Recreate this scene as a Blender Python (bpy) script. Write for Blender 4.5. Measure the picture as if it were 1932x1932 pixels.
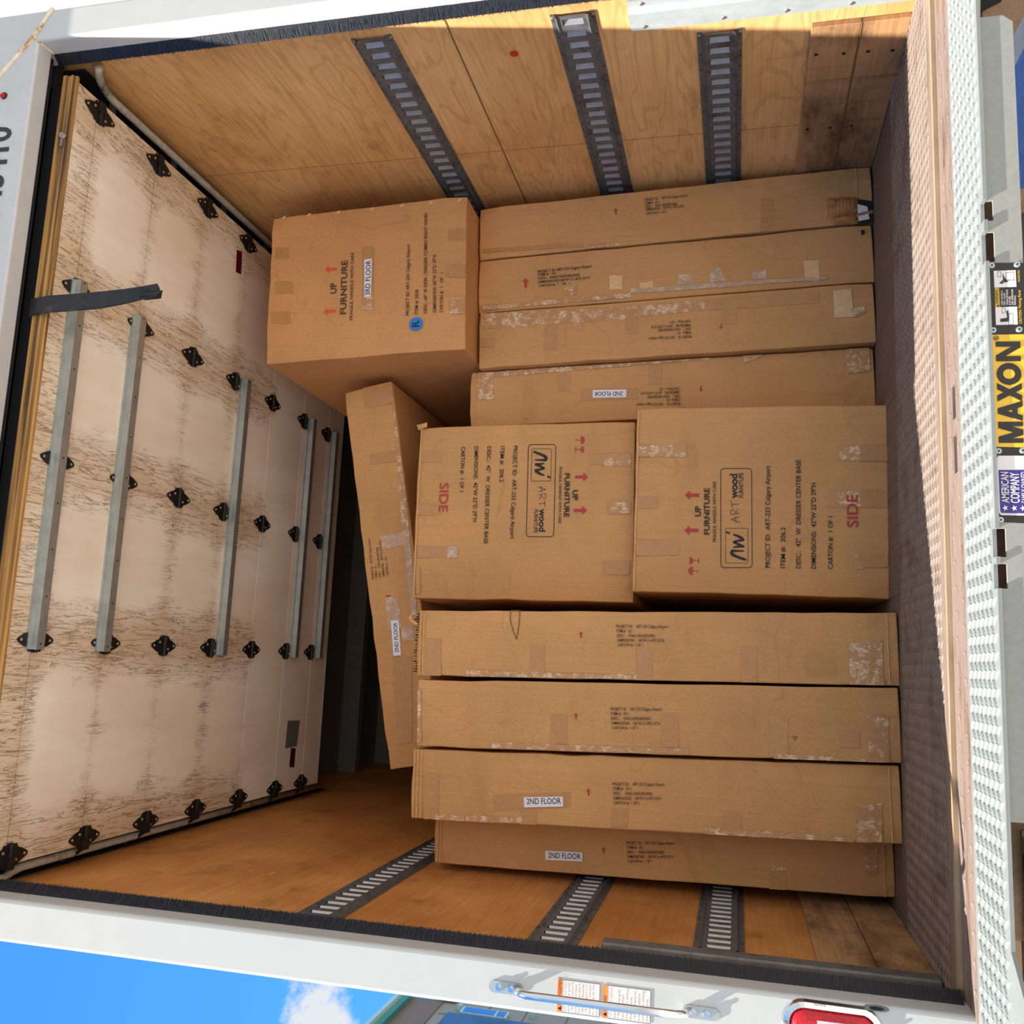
import bpy, bmesh, math, random
from mathutils import Matrix, Vector
random.seed(7)
for o in list(bpy.data.objects): bpy.data.objects.remove(o, do_unlink=True)
SC = bpy.context.scene
COL = SC.collection

# ------------------------------------------------------------------ camera
# phone held sideways: the photograph's left is up in the world
RM = ((0.04399193, 0.22947124, -0.97232076), (-0.98662444, 0.16289208, -0.00619596), (0.15696156, 0.95958799, 0.23356787))
FPX = 1769.94
cam = bpy.data.cameras.new('camera'); camo = bpy.data.objects.new('camera', cam); COL.objects.link(camo)
r, d, f = [Vector(v).normalized() for v in RM]
camo.matrix_world = Matrix(((r.x, -d.x, -f.x, 0), (r.y, -d.y, -f.y, 0), (r.z, -d.z, -f.z, 0), (0, 0, 0, 1)))
cam.sensor_width = 36; cam.lens = 36 * FPX / 1932; cam.clip_start = 0.05; cam.clip_end = 500
SC.camera = camo

def ray(x, y):
    a, b = (x - 966) / FPX, (y - 966) / FPX
    return Vector((RM[0][i] * a + RM[1][i] * b + RM[2][i] for i in range(3)))
def onX(p, X): v = ray(*p); return v * (X / v.x)
def onY(p, Y): v = ray(*p); return v * (Y / v.y)
def onZ(p, Z): v = ray(*p); return v * (Z / v.z)

# ------------------------------------------------------------------ sky, sun, exposure
SUN = Vector((1.41, .46, -2.5)).normalized()
W = bpy.data.worlds.new('sky'); SC.world = W; W.use_nodes = True
nt = W.node_tree; nt.nodes.clear()
def N(nt, t, **k):
    n = nt.nodes.new(t)
    for a, b in k.items():
        if a.startswith('i_'):
            key = a[2:]
            n.inputs[int(key) if key.isdigit() else key].default_value = b
        else: setattr(n, a, b)
    return n
def L(nt, a, b): nt.links.new(a, b)
def ramp(nt, fac, stops, interp='LINEAR'):
    n = nt.nodes.new('ShaderNodeValToRGB'); n.color_ramp.interpolation = interp
    e = n.color_ramp.elements
    e[0].position, e[0].color = stops[0][0], stops[0][1]
    e[1].position, e[1].color = stops[-1][0], stops[-1][1]
    for p, c in stops[1:-1]:
        q = e.new(p); q.color = c
    L(nt, fac, n.inputs[0]); return n.outputs[0]
def g(v): return (v, v, v, 1)
def math_(nt, op, a, b=None, clamp=False):
    n = nt.nodes.new('ShaderNodeMath'); n.operation = op; n.use_clamp = clamp
    for i, v in enumerate((a, b)):
        if v is None: continue
        if isinstance(v, (int, float)): n.inputs[i].default_value = v
        else: L(nt, v, n.inputs[i])
    return n.outputs[0]
def mix(nt, fac, a, b, mode='MIX'):
    n = nt.nodes.new('ShaderNodeMix'); n.data_type = 'RGBA'; n.blend_type = mode
    for i, v in ((0, fac), (6, a), (7, b)):
        if isinstance(v, (int, float, tuple)): n.inputs[i].default_value = v
        else: L(nt, v, n.inputs[i])
    return n.outputs[2]
tc = N(nt, 'ShaderNodeTexCoord')
sep = N(nt, 'ShaderNodeSeparateXYZ'); L(nt, tc.outputs['Generated'], sep.inputs[0])
blue = ramp(nt, sep.outputs[2], [(0, (.42, .62, .86, 1)), (.25, (.10, .44, .98, 1)), (.6, (.07, .33, .90, 1)), (1, (.06, .25, .8, 1))])
nz = N(nt, 'ShaderNodeTexNoise', i_Scale=2.2, i_Detail=8.0, i_Roughness=.62); L(nt, tc.outputs['Generated'], nz.inputs['Vector'])
# broken white cloud over the camera's back and to the right, clear blue ahead on the left
side = math_(nt, 'ADD', math_(nt, 'MULTIPLY', sep.outputs[1], -.55), math_(nt, 'MULTIPLY', sep.outputs[0], .75))
cl = ramp(nt, math_(nt, 'ADD', nz.outputs[0], math_(nt, 'MULTIPLY', side, .42)), [(.50, g(0)), (.62, g(1))])
# one small cumulus low in the blue
def near(vec, rad, soft):
    dn = N(nt, 'ShaderNodeVectorMath', operation='DISTANCE'); L(nt, tc.outputs['Generated'], dn.inputs[0]); dn.inputs[1].default_value = vec
    n3 = N(nt, 'ShaderNodeTexNoise', i_Scale=22.0, i_Detail=6.0, i_Roughness=.65); L(nt, tc.outputs['Generated'], n3.inputs['Vector'])
    v = math_(nt, 'ADD', dn.outputs['Value'], math_(nt, 'MULTIPLY', math_(nt, 'SUBTRACT', n3.outputs[0], .5), .085))
    return ramp(nt, v, [(rad, g(1)), (rad + soft, g(0))])
c1 = near((-.318, .868, .380), .014, .014); c2 = near((-.338, .862, .374), .022, .012)
cl = math_(nt, 'MAXIMUM', cl, math_(nt, 'MAXIMUM', c1, c2))
skyc = mix(nt, cl, blue, (.70, .735, .77, 1))
c3 = near((.56, .60, .57), .22, .12)
skyc = mix(nt, c3, skyc, (1.25, 1.3, 1.35, 1))
grd = ramp(nt, sep.outputs[2], [(-.0, g(0)), (.01, g(1))])
skyc = mix(nt, grd, (.45, .44, .42, 1), skyc)
bg = N(nt, 'ShaderNodeBackground'); L(nt, skyc, bg.inputs[0]); bg.inputs[1].default_value = 1.0
wo = N(nt, 'ShaderNodeOutputWorld'); L(nt, bg.outputs[0], wo.inputs[0])

sl = bpy.data.lights.new('sun', 'SUN'); sl.energy = 10.5; sl.angle = math.radians(.53); sl.color = (1, .93, .84)
so = bpy.data.objects.new('sun', sl); COL.objects.link(so)
so.rotation_euler = SUN.to_track_quat('-Z', 'Y').to_euler(); so.location = -SUN * 20
SC.view_settings.view_transform = 'Standard'; SC.view_settings.look = 'None'
SC.view_settings.exposure = 0.2; SC.view_settings.gamma = 1.0; SC.view_settings.use_curve_mapping = False
SC.cycles.max_bounces = 12; SC.cycles.diffuse_bounces = 8; SC.cycles.glossy_bounces = 4
SC.cycles.sample_clamp_indirect = 6

# ------------------------------------------------------------------ materials
def lin(c):
    c = c / 255; return c / 12.92 if c <= .04045 else ((c + .055) / 1.055) ** 2.4
def rgb(r, g_, b): return (lin(r), lin(g_), lin(b), 1)
MATS = {}
def new_mat(name):
    m = bpy.data.materials.new(name); m.use_nodes = True; nt = m.node_tree; nt.nodes.clear()
    b = N(nt, 'ShaderNodeBsdfPrincipled'); o = N(nt, 'ShaderNodeOutputMaterial'); L(nt, b.outputs[0], o.inputs[0])
    MATS[name] = m
    return m, nt, b
def pos(nt, sc=(1, 1, 1), rot=(0, 0, 0)):
    q = N(nt, 'ShaderNodeNewGeometry'); mp = N(nt, 'ShaderNodeMapping'); L(nt, q.outputs['Position'], mp.inputs[0])
    mp.inputs['Scale'].default_value = sc; mp.inputs['Rotation'].default_value = rot
    return mp.outputs[0]
def noise(nt, vec, scale, detail=4, rough=.6, dist=0):
    n = N(nt, 'ShaderNodeTexNoise', i_Scale=scale, i_Detail=float(detail), i_Roughness=rough, i_Distortion=dist); L(nt, vec, n.inputs['Vector'])
    return n.outputs[0]
def bump(nt, b, h, strength=.3, dist=.002):
    n = N(nt, 'ShaderNodeBump', i_Strength=strength, i_Distance=dist); L(nt, h, n.inputs['Height']); L(nt, n.outputs[0], b.inputs['Normal'])
def simple(name, col, rough=.6, metal=0, var=.12, scale=30, bmp=0, bscale=200, bdist=.001, dark=None, dthr=(.55, .7), spec=.5, stretch=(1, 1, 1)):
    m, nt, b = new_mat(name)
    p = pos(nt, stretch)
    v = ramp(nt, noise(nt, p, scale, 6, .65), [(.3, g(1 - var)), (.7, g(1 + var))])
    c = mix(nt, 1.0, col, v, 'MULTIPLY')
    if dark:
        c = mix(nt, ramp(nt, noise(nt, p, scale * .37, 8, .7), [(dthr[0], g(0)), (dthr[1], g(1))]), c, dark)
    L(nt, c, b.inputs['Base Color'])
    b.inputs['Roughness'].default_value = rough; b.inputs['Metallic'].default_value = metal
    b.inputs['Specular IOR Level'].default_value = spec
    if bmp: bump(nt, b, noise(nt, p, bscale, 4), bmp, bdist)
    return m

def cardboard(name, col, sub=1.0):
    m, nt, b = new_mat(name)
    p = pos(nt)
    v = ramp(nt, noise(nt, p, 3.0, 5, .6), [(.3, g(.90)), (.7, g(1.08))])
    c = mix(nt, 1.0, col, v, 'MULTIPLY')
    c = mix(nt, 1.0, c, ramp(nt, noise(nt, p, 420, 2, .5), [(.35, g(.86)), (.65, g(1.10))]), 'MULTIPLY')
    # faint washboard of the flutes, and rubbed dirty streaks
    fl = noise(nt, pos(nt, (160, 160, 2.0)), 1.0, 3, .6)
    c = mix(nt, ramp(nt, noise(nt, pos(nt, (1, 1, 2.5)), 2.3, 6, .7), [(.56, g(0)), (.75, g(.35))]), c, (col[0] * .55, col[1] * .5, col[2] * .45, 1))
    c = mix(nt, 1.0, c, ramp(nt, fl, [(.3, g(.95)), (.7, g(1.04))]), 'MULTIPLY')
    # fold lines crossing the board now and then
    ck = noise(nt, p, 1.6, 3, .5, .6)
    cr = ramp(nt, math_(nt, 'ABSOLUTE', math_(nt, 'SUBTRACT', ck, .5)), [(0, g(1)), (.004, g(0))])
    c = mix(nt, math_(nt, 'MULTIPLY', cr, .22), c, (col[0] * .45, col[1] * .42, col[2] * .4, 1))
    L(nt, c, b.inputs['Base Color']); b.inputs['Roughness'].default_value = .72; b.inputs['Specular IOR Level'].default_value = .25
    h = math_(nt, 'ADD', math_(nt, 'MULTIPLY', noise(nt, p, 2.2, 4, .55), 9.0), math_(nt, 'MULTIPLY', fl, .35))
    bump(nt, b, h, .55, .004)
    return m
cardboard('cardboard', rgb(200, 150, 98))
cardboard('cardboard_desk', rgb(202, 149, 98))
simple('cardboard_torn', rgb(178, 122, 74), .8, var=.25, scale=60, bmp=.5, bscale=150, dark=rgb(90, 62, 38))
simple('cardboard_edge', rgb(214, 165, 104), .7, var=.2, scale=90, bmp=.5, bscale=260, bdist=.002)
simple('dark_gap', rgb(38, 28, 20), .9, var=.2)
simple('foam', rgb(225, 226, 226), .8, var=.05)
simple('kraft_fold', rgb(120, 82, 48), .85, var=.2)

def tape(name, col, milky_glint, rough=.22):
    m, nt, b = new_mat(name)
    p = pos(nt)
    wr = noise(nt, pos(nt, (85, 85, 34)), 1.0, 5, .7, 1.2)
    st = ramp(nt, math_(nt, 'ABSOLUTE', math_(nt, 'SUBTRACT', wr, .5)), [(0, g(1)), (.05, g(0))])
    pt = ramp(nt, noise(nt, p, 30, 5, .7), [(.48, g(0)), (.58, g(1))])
    mk = math_(nt, 'MULTIPLY', math_(nt, 'ADD', math_(nt, 'MULTIPLY', math_(nt, 'MULTIPLY', st, pt), 1.5), math_(nt, 'MULTIPLY', pt, .12)), milky_glint, True)
    c = mix(nt, mk, col, rgb(236, 212, 182))  # pale wrinkle streaks: trapped air plus glints painted into the colour
    L(nt, c, b.inputs['Base Color']); b.inputs['Roughness'].default_value = rough
    b.inputs['Coat Weight'].default_value = .15; b.inputs['Coat Roughness'].default_value = .12
    bump(nt, b, math_(nt, 'ADD', wr, math_(nt, 'MULTIPLY', noise(nt, p, 120, 3), .4)), .5, .004)
    return m
tape('tape_clear', rgb(184, 132, 78), .07, .4)
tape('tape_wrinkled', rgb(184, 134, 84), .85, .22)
tape('tape_milky', rgb(186, 152, 126), .6, .4)
tape('tape_tan', rgb(222, 178, 128), .5, .4)
simple('ink_black', rgb(28, 24, 22), .6, var=.25, scale=300)
simple('ink_brown', rgb(72, 48, 32), .6, var=.2, scale=300)
simple('ink_red', rgb(176, 52, 50), .6, var=.12, scale=200)
simple('ink_orange', rgb(214, 88, 52), .6, var=.12, scale=200)
simple('paper_white', rgb(226, 224, 236), .45, var=.03)
simple('sticker_blue', rgb(16, 120, 205), .35, var=.03)
simple('staple', rgb(225, 190, 140), .3, .7)

def plywood(name, light, dark, stain, scuff=.5, ringk=.26, rk=95.0):
    m, nt, b = new_mat(name)
    n1 = noise(nt, pos(nt, (1, .55, 3.2)), 1.5, 3, .5, .5)
    rings = math_(nt, 'SINE', math_(nt, 'MULTIPLY', n1, rk))
    fine = noise(nt, pos(nt, (4, 3, 110)), 1.0, 5, .7)
    patch = noise(nt, pos(nt, (1, .8, 1.3)), 2.6, 5, .6)
    c = mix(nt, ramp(nt, patch, [(.35, g(0)), (.65, g(1))]), light, dark)
    c = mix(nt, ramp(nt, rings, [(.55, g(0)), (1, g(ringk))]), c, stain)
    c = mix(nt, 1.0, c, ramp(nt, fine, [(.3, g(.86)), (.7, g(1.12))]), 'MULTIPLY')
    bl = ramp(nt, noise(nt, pos(nt), 4.2, 7, .7), [(.57, g(0)), (.68, g(.55 * scuff))])
    c = mix(nt, bl, c, (stain[0] * .5, stain[1] * .45, stain[2] * .4, 1))
    sc = noise(nt, pos(nt, (20, 26, 3)), 1.0, 3, .5)
    c = mix(nt, ramp(nt, sc, [(.70, g(0)), (.73, g(.45 * scuff))]), c, rgb(70, 52, 36))
    sc2 = noise(nt, pos(nt, (9, 5, 40)), 1.3, 3, .5)
    c = mix(nt, ramp(nt, sc2, [(.73, g(0)), (.75, g(.6))]), c, rgb(236, 206, 150))
    L(nt, c, b.inputs['Base Color']); b.inputs['Roughness'].default_value = .6; b.inputs['Specular IOR Level'].default_value = .3
    bump(nt, b, fine, .15, .002)
    return m
plywood('plywood', rgb(226, 180, 122), rgb(208, 157, 98), rgb(156, 102, 52))
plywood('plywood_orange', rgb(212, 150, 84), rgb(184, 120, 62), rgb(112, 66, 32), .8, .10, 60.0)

def boards(name, col, dirt):
    m, nt, b = new_mat(name)
    gr = noise(nt, pos(nt, (8, 4, 90)), 1.0, 6, .7)
    c = mix(nt, 1.0, col, ramp(nt, gr, [(.3, g(.75)), (.7, g(1.2))]), 'MULTIPLY')
    c = mix(nt, ramp(nt, noise(nt, pos(nt, (1, 1, 2.2)), 3.0, 8, .68), [(.45, g(0)), (.66, g(.85))]), c, dirt)
    vt = noise(nt, pos(nt, (6, 34, 1.2)), 1.0, 5, .6)
    c = mix(nt, ramp(nt, vt, [(.58, g(0)), (.74, g(.5))]), c, dirt)
    L(nt, c, b.inputs['Base Color']); b.inputs['Roughness'].default_value = .7
    bump(nt, b, gr, .25, .003)
boards('oak_boards', rgb(178, 136, 92), rgb(58, 36, 28))

def floorwood():
    m, nt, b = new_mat('floor_planks')
    gr = noise(nt, pos(nt, (60, 3, 4)), 1.0, 6, .7)
    c = mix(nt, 1.0, rgb(112, 94, 84), ramp(nt, gr, [(.3, g(.72)), (.7, g(1.2))]), 'MULTIPLY')
    sp = N(nt, 'ShaderNodeSeparateXYZ'); L(nt, pos(nt), sp.inputs[0])
    fr = math_(nt, 'FRACT', math_(nt, 'MULTIPLY', math_(nt, 'ADD', sp.outputs[0], .06), 1 / .30))
    c = mix(nt, ramp(nt, fr, [(0, g(1)), (.018, g(0))]), c, rgb(22, 18, 16))
    L(nt, c, b.inputs['Base Color']); b.inputs['Roughness'].default_value = .75
floorwood()

def doorpaint():
    m, nt, b = new_mat('door_paint')
    sp = N(nt, 'ShaderNodeSeparateXYZ'); L(nt, pos(nt), sp.inputs[0])
    x, y = sp.outputs[0], sp.outputs[1]
    # rusty water has crept from every seam and along the hinge rows
    fy = math_(nt, 'FRACT', math_(nt, 'DIVIDE', math_(nt, 'SUBTRACT', y, 2.345), .3157))
    dy = math_(nt, 'MINIMUM', fy, math_(nt, 'SUBTRACT', 1.0, fy))
    s1 = ramp(nt, dy, [(0, g(1)), (.25, g(0))])
    fx = math_(nt, 'FRACT', math_(nt, 'DIVIDE', math_(nt, 'ADD', x, 5.3333), .5533))
    hx = None
    for hc in (-.60, .0, .533, 1.067, 1.66):
        dd = math_(nt, 'ABSOLUTE', math_(nt, 'SUBTRACT', x, hc)); hx = dd if hx is None else math_(nt, 'MINIMUM', hx, dd)
    s2 = ramp(nt, hx, [(0.0, g(1)), (.05, g(.75)), (.16, g(0))])
    s3 = ramp(nt, y, [(0, g(0)), (1, g(0))])
    edge = N(nt, 'ShaderNodeMapRange', i_1=2.42, i_2=2.25, i_3=0.0, i_4=1.0); L(nt, y, edge.inputs[0])
    far = N(nt, 'ShaderNodeMapRange', i_1=3.5, i_2=3.7, i_3=1.0, i_4=0.12); L(nt, y, far.inputs[0])
    dens = math_(nt, 'ADD', math_(nt, 'MULTIPLY', s1, .42), math_(nt, 'ADD', math_(nt, 'MULTIPLY', s2, 1.05), math_(nt, 'ADD', math_(nt, 'MULTIPLY', edge.outputs[0], .8), .06)))
    dens = math_(nt, 'MULTIPLY', dens, far.outputs[0])
    big = noise(nt, pos(nt, (3.5, 1.5, 1)), 1.0, 4, .6)
    dens = math_(nt, 'MULTIPLY', dens, ramp(nt, big, [(.3, g(.55)), (.7, g(1.3))]), True)
    w = noise(nt, pos(nt, (46, 4.5, 1), (0, 0, .06)), 1.0, 6, .62, .9)
    crack = ramp(nt, math_(nt, 'ABSOLUTE', math_(nt, 'SUBTRACT', w, .5)), [(0, g(1)), (.010, g(.6)), (.024, g(0))])
    w2 = noise(nt, pos(nt, (95, 7, 1), (0, 0, .03)), 1.0, 4, .6, .7)
    crack2 = ramp(nt, math_(nt, 'ABSOLUTE', math_(nt, 'SUBTRACT', w2, .5)), [(0, g(1)), (.018, g(0))])
    k = math_(nt, 'MAXIMUM', math_(nt, 'MULTIPLY', crack, .9), math_(nt, 'MULTIPLY', crack2, .6))
    gate = noise(nt, pos(nt, (12, 5, 1)), 1.0, 3, .6)
    gk = math_(nt, 'MULTIPLY', math_(nt, 'SUBTRACT', math_(nt, 'ADD', dens, gate), .72), 3.2, True)
    k = math_(nt, 'MULTIPLY', k, gk, True)
    base = mix(nt, ramp(nt, noise(nt, pos(nt, (5, 1.2, 1)), 1.0, 5, .6), [(.35, g(0)), (.65, g(1))]), rgb(250, 243, 230), rgb(240, 226, 206))
    tint = math_(nt, 'MULTIPLY', math_(nt, 'SUBTRACT', dens, .30), .8, True)
    base = mix(nt, tint, base, rgb(198, 162, 112))
    c = mix(nt, k, base, rgb(108, 72, 34))
    L(nt, c, b.inputs['Base Color']); b.inputs['Roughness'].default_value = .5
    bump(nt, b, k, .2, .001)
doorpaint()
def seal_mat():
    m, nt, b = new_mat('rusty_seal')
    gr = noise(nt, pos(nt, (1.2, 60, 90)), 1.0, 5, .6)
    c = mix(nt, ramp(nt, gr, [(.4, g(0)), (.6, g(1))]), rgb(196, 148, 82), rgb(84, 62, 44))
    L(nt, c, b.inputs['Base Color']); b.inputs['Roughness'].default_value = .6
seal_mat()
simple('galvanized', rgb(176, 184, 184), .42, .75, .14, 22, .1, 60)
simple('galvanized_guard', rgb(186, 196, 200), .5, .35, .12, 14, .1, 60)
simple('galvanized_dull', rgb(122, 126, 128), .5, .6, .22, 25, .15, 80, dark=rgb(60, 56, 52), dthr=(.55, .75))
simple('track_steel', rgb(186, 186, 176), .5, .15, .2, 30, .1, 60, dark=rgb(70, 68, 62))
simple('rail_lip', rgb(150, 153, 158), .45, .4, .15, 30, .1, 60)
simple('rail_lip_left', rgb(205, 203, 200), .5, .1, .15, 30, .1, 60)  # paler lip colour for the left wall rails
simple('rail_steel', rgb(112, 118, 124), .5, .55, .25, 40, .2, 90, dark=rgb(52, 50, 48), dthr=(.52, .75))
simple('hinge_black', rgb(30, 28, 28), .5, .3, .2, 60)
simple('screw_steel', rgb(150, 140, 128), .4, .7)
simple('strap_black', rgb(40, 40, 44), .75, 0, .3, 30, .4, 300, dark=rgb(86, 76, 66), dthr=(.55, .7))
simple('brush_black', rgb(20, 22, 30), .45, 0, .35, 250)
simple('white_paint', rgb(188, 191, 190), .3, 0, .03, 8)
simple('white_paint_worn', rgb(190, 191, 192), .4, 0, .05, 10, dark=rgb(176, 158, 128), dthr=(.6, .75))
simple('weld_rust', rgb(226, 214, 188), .5, 0, .15, 60, dark=rgb(170, 104, 40), dthr=(.5, .6), bmp=.5, bscale=120, bdist=.003)
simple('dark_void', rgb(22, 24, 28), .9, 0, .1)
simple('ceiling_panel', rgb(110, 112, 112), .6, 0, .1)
simple('roof_bow', rgb(140, 142, 140), .4, .3, .1)
simple('tread_dark', rgb(130, 117, 108), .55, .1, .16, 20, .25, 160, .001, dark=rgb(100, 82, 72), dthr=(.5, .7), spec=.4)
simple('tread_bright', rgb(132, 139, 138), .5, .1, .07, 25, .1, 200)
simple('sill_steel', rgb(144, 128, 120), .5, .3, .16, 30, .2, 120, dark=rgb(112, 86, 70), dthr=(.52, .68), stretch=(.3, 2, 1))
simple('sill_rust_line', rgb(170, 146, 116), .55, .2, .2, 30, stretch=(.3, 2, 1))
simple('liftgate_grey', rgb(150, 152, 146), .55, .15, .08, 60, .25, 200, .0008)
simple('liftgate_brown', rgb(134, 106, 78), .6, .1, .2, 90, .2, 200)
simple('chrome', rgb(225, 228, 232), .12, 1.0, .02)
simple('concrete', rgb(164, 158, 150), .85, 0, .10, 4, .3, 60, .003)
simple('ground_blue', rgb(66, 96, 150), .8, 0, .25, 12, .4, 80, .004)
simple('black_plastic', rgb(24, 22, 22), .45, 0, .1)
simple('decal_black', rgb(28, 26, 26), .3, 0, .15, 90)
simple('decal_yellow', rgb(236, 188, 52), .35, 0, .05)
simple('decal_amber', rgb(230, 178, 44), .35, 0, .05)
simple('decal_white', rgb(226, 220, 216), .35, 0, .04)
simple('decal_navy', rgb(52, 44, 130), .35, 0, .05)
simple('decal_orange', rgb(250, 140, 62), .4, 0, .03)
simple('decal_grey_text', rgb(110, 112, 118), .5, 0, .05)
simple('decal_line', rgb(90, 92, 98), .5, 0, .05)
simple('lamp_red', rgb(190, 20, 36), .15, 0, .3, 120, .8, 180, .003)
simple('lamp_dark_red', rgb(90, 12, 20), .25, 0, .1)
simple('lamp_clear', rgb(210, 190, 196), .15, 0, .2, 100, .5, 180)
simple('building_panel', rgb(128, 132, 126), .5, 0, .05, 5)
simple('building_brown', rgb(106, 94, 88), .6, 0, .06, 5)
simple('building_glass', rgb(52, 76, 120), .15, .2, .5, 1.2, dark=rgb(30, 44, 80))
simple('teal_glass', rgb(30, 128, 118), .2, .1, .15, 3)
simple('pale_glass', rgb(170, 206, 206), .2, .1, .1, 3)
simple('window_blue', rgb(54, 120, 215), .15, .1, .1, 3)
simple('number_black', rgb(34, 36, 44), .4, 0, .04)
simple('red_spot', rgb(190, 40, 30), .6, 0, .05)

# ------------------------------------------------------------------ mesh helpers
class MB:
    def __init__(s): s.v = []; s.f = []; s.m = []
    def add(s, vs, fs, mi=0):
        o = len(s.v); s.v += [Vector(v) for v in vs]; s.f += [tuple(i + o for i in f) for f in fs]; s.m += [mi] * len(fs); return s
    def box(s, a, b, mi=0):
        x0, y0, z0 = [min(a[i], b[i]) for i in range(3)]; x1, y1, z1 = [max(a[i], b[i]) for i in range(3)]
        return s.add([(x0, y0, z0), (x1, y0, z0), (x1, y1, z0), (x0, y1, z0), (x0, y0, z1), (x1, y0, z1), (x1, y1, z1), (x0, y1, z1)],
                     [(0, 3, 2, 1), (4, 5, 6, 7), (0, 1, 5, 4), (1, 2, 6, 5), (2, 3, 7, 6), (3, 0, 4, 7)], mi)
    def prism(s, pts, off, mi=0):
        n = len(pts); pts = [Vector(p) for p in pts]; off = Vector(off)
        return s.add(pts + [p + off for p in pts], [tuple(range(n)), tuple(range(2 * n - 1, n - 1, -1))] + [(i, i + n, (i + 1) % n + n, (i + 1) % n) for i in range(n)], mi)
    def poly(s, pts, mi=0): return s.add(pts, [tuple(range(len(pts)))], mi)
    def tube(s, path, r, seg=10, mi=0, closed=False):
        path = [Vector(p) for p in path]; n = len(path); rr = r if isinstance(r, (list, tuple)) else [r] * n
        vs = []; up = None
        for i, p in enumerate(path):
            t = ((path[min(i + 1, n - 1)] - path[max(i - 1, 0)])).normalized()
            if up is None: up = Vector((0, 0, 1)) if abs(t.z) < .9 else Vector((1, 0, 0))
            a = t.cross(up).normalized(); bb = a.cross(t).normalized(); up = bb
            for k in range(seg):
                q = 2 * math.pi * k / seg; vs.append(p + (a * math.cos(q) + bb * math.sin(q)) * rr[i])
        fs = [(i * seg + k, i * seg + (k + 1) % seg, (i + 1) * seg + (k + 1) % seg, (i + 1) * seg + k) for i in range(n - 1) for k in range(seg)]
        fs += [tuple(range(seg - 1, -1, -1)), tuple((n - 1) * seg + k for k in range(seg))]
        return s.add(vs, fs, mi)
    def disc(s, c, nrm, r, h=0.002, seg=16, mi=0, rim=1.0):
        c = Vector(c); nrm = Vector(nrm).normalized(); a = nrm.orthogonal().normalized(); b = nrm.cross(a)
        ring = lambda rad, o: [c + nrm * o + (a * math.cos(2 * math.pi * k / seg) + b * math.sin(2 * math.pi * k / seg)) * rad for k in range(seg)]
        vs = ring(r, 0) + ring(r * rim, h)
        fs = [(k, (k + 1) % seg, seg + (k + 1) % seg, seg + k) for k in range(seg)] + [tuple(seg + k for k in range(seg))]
        return s.add(vs, fs, mi)
WORLD = {}
def build(name, mb, mats, parent=None, loc=None, smooth=False, **props):
    if isinstance(mats, str): mats = [mats]
    if parent is not None: M = WORLD[parent.name]
    else:
        if loc is None:
            xs = [v.x for v in mb.v]; ys = [v.y for v in mb.v]; zs = [v.z for v in mb.v]
            loc = ((min(xs) + max(xs)) / 2, (min(ys) + max(ys)) / 2, min(zs))
        M = Matrix.Translation(loc)
    I = M.inverted()
    me = bpy.data.meshes.new(name); me.from_pydata([I @ v for v in mb.v], [], mb.f)
    for q in mats: me.materials.append(MATS[q])
    for p, mi in zip(me.polygons, mb.m): p.material_index = mi; p.use_smooth = smooth
    me.update()
    o = bpy.data.objects.new(name, me); COL.objects.link(o)
    if parent is not None: o.parent = parent; WORLD[o.name] = M
    else: o.matrix_world = M; WORLD[o.name] = M
    for k, v in props.items(): o[k] = v
    return o
def empty(name, loc, **props):
    o = bpy.data.objects.new(name, None); COL.objects.link(o); o.location = loc; o.empty_display_size = .1
    WORLD[o.name] = Matrix.Translation(loc)
    for k, v in props.items(): o[k] = v
    return o
def bevel(o, w=.003, seg=2):
    m = o.modifiers.new('bevel', 'BEVEL'); m.width = w; m.segments = seg; m.limit_method = 'ANGLE'; m.angle_limit = math.radians(40)

# text as printed outlines ------------------------------------------------
_tc = {}
def glyphs(txt, bold):
    k = (txt, bold)
    if k not in _tc:
        c = bpy.data.curves.new('t', 'FONT'); c.body = txt; c.offset = bold; c.resolution_u = 3
        o = bpy.data.objects.new('t', c); me = bpy.data.meshes.new_from_object(o)
        vs = [v.co.copy() for v in me.vertices]; fs = [tuple(p.vertices) for p in me.polygons]
        bpy.data.objects.remove(o); bpy.data.curves.remove(c); bpy.data.meshes.remove(me)
        x0 = min(v.x for v in vs); x1 = max(v.x for v in vs)
        _tc[k] = ([(v.x - x0, v.y) for v in vs], fs, x1 - x0)
    return _tc[k]
CAPH = .70
def put_text(mb, txt, P0, P1, cap, nrm, bold=0.0, mi=0, lift=.0016):
    vs, fs, w = glyphs(txt, bold); P0 = Vector(P0); P1 = Vector(P1); nrm = Vector(nrm)
    u = (P1 - P0); ln = u.length; u.normalize(); up = nrm.cross(u).normalized()
    sx = ln / w; sy = cap / CAPH
    mb.add([P0 + u * (x * sx) + up * (y * sy) + nrm * lift for x, y in vs], fs, mi)
NY = Vector((0, -1, 0))
def px_text(mb, txt, a, b, cap, Y, bold=0.0, mi=0, lift=.0016):
    bold = max(bold, .008)
    """a, b: baseline ends on the upright plane at distance Y; cap height in the same units"""
    A, B = onY(a, Y), onY(b, Y); s = (B - A).length / math.dist(a, b)
    put_text(mb, txt, A, B, cap * s, NY, bold, mi, lift)
def px_poly(mb, pts, Y, lift=.001, mi=0):
    P = [onY(p, Y) + NY * lift for p in pts]
    nn = (P[1] - P[0]).cross(P[2] - P[0])
    if nn.y > 0: P.reverse()
    mb.poly(P, mi)
def px_slab(mb, pts, Y, lift=.001, th=.0008, mi=0):
    P = [onY(p, Y) + NY * lift for p in pts]
    if (P[1] - P[0]).cross(P[2] - P[0]).y > 0: P.reverse()
    mb.prism(P, Vector((0, th, 0)), mi)

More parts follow.
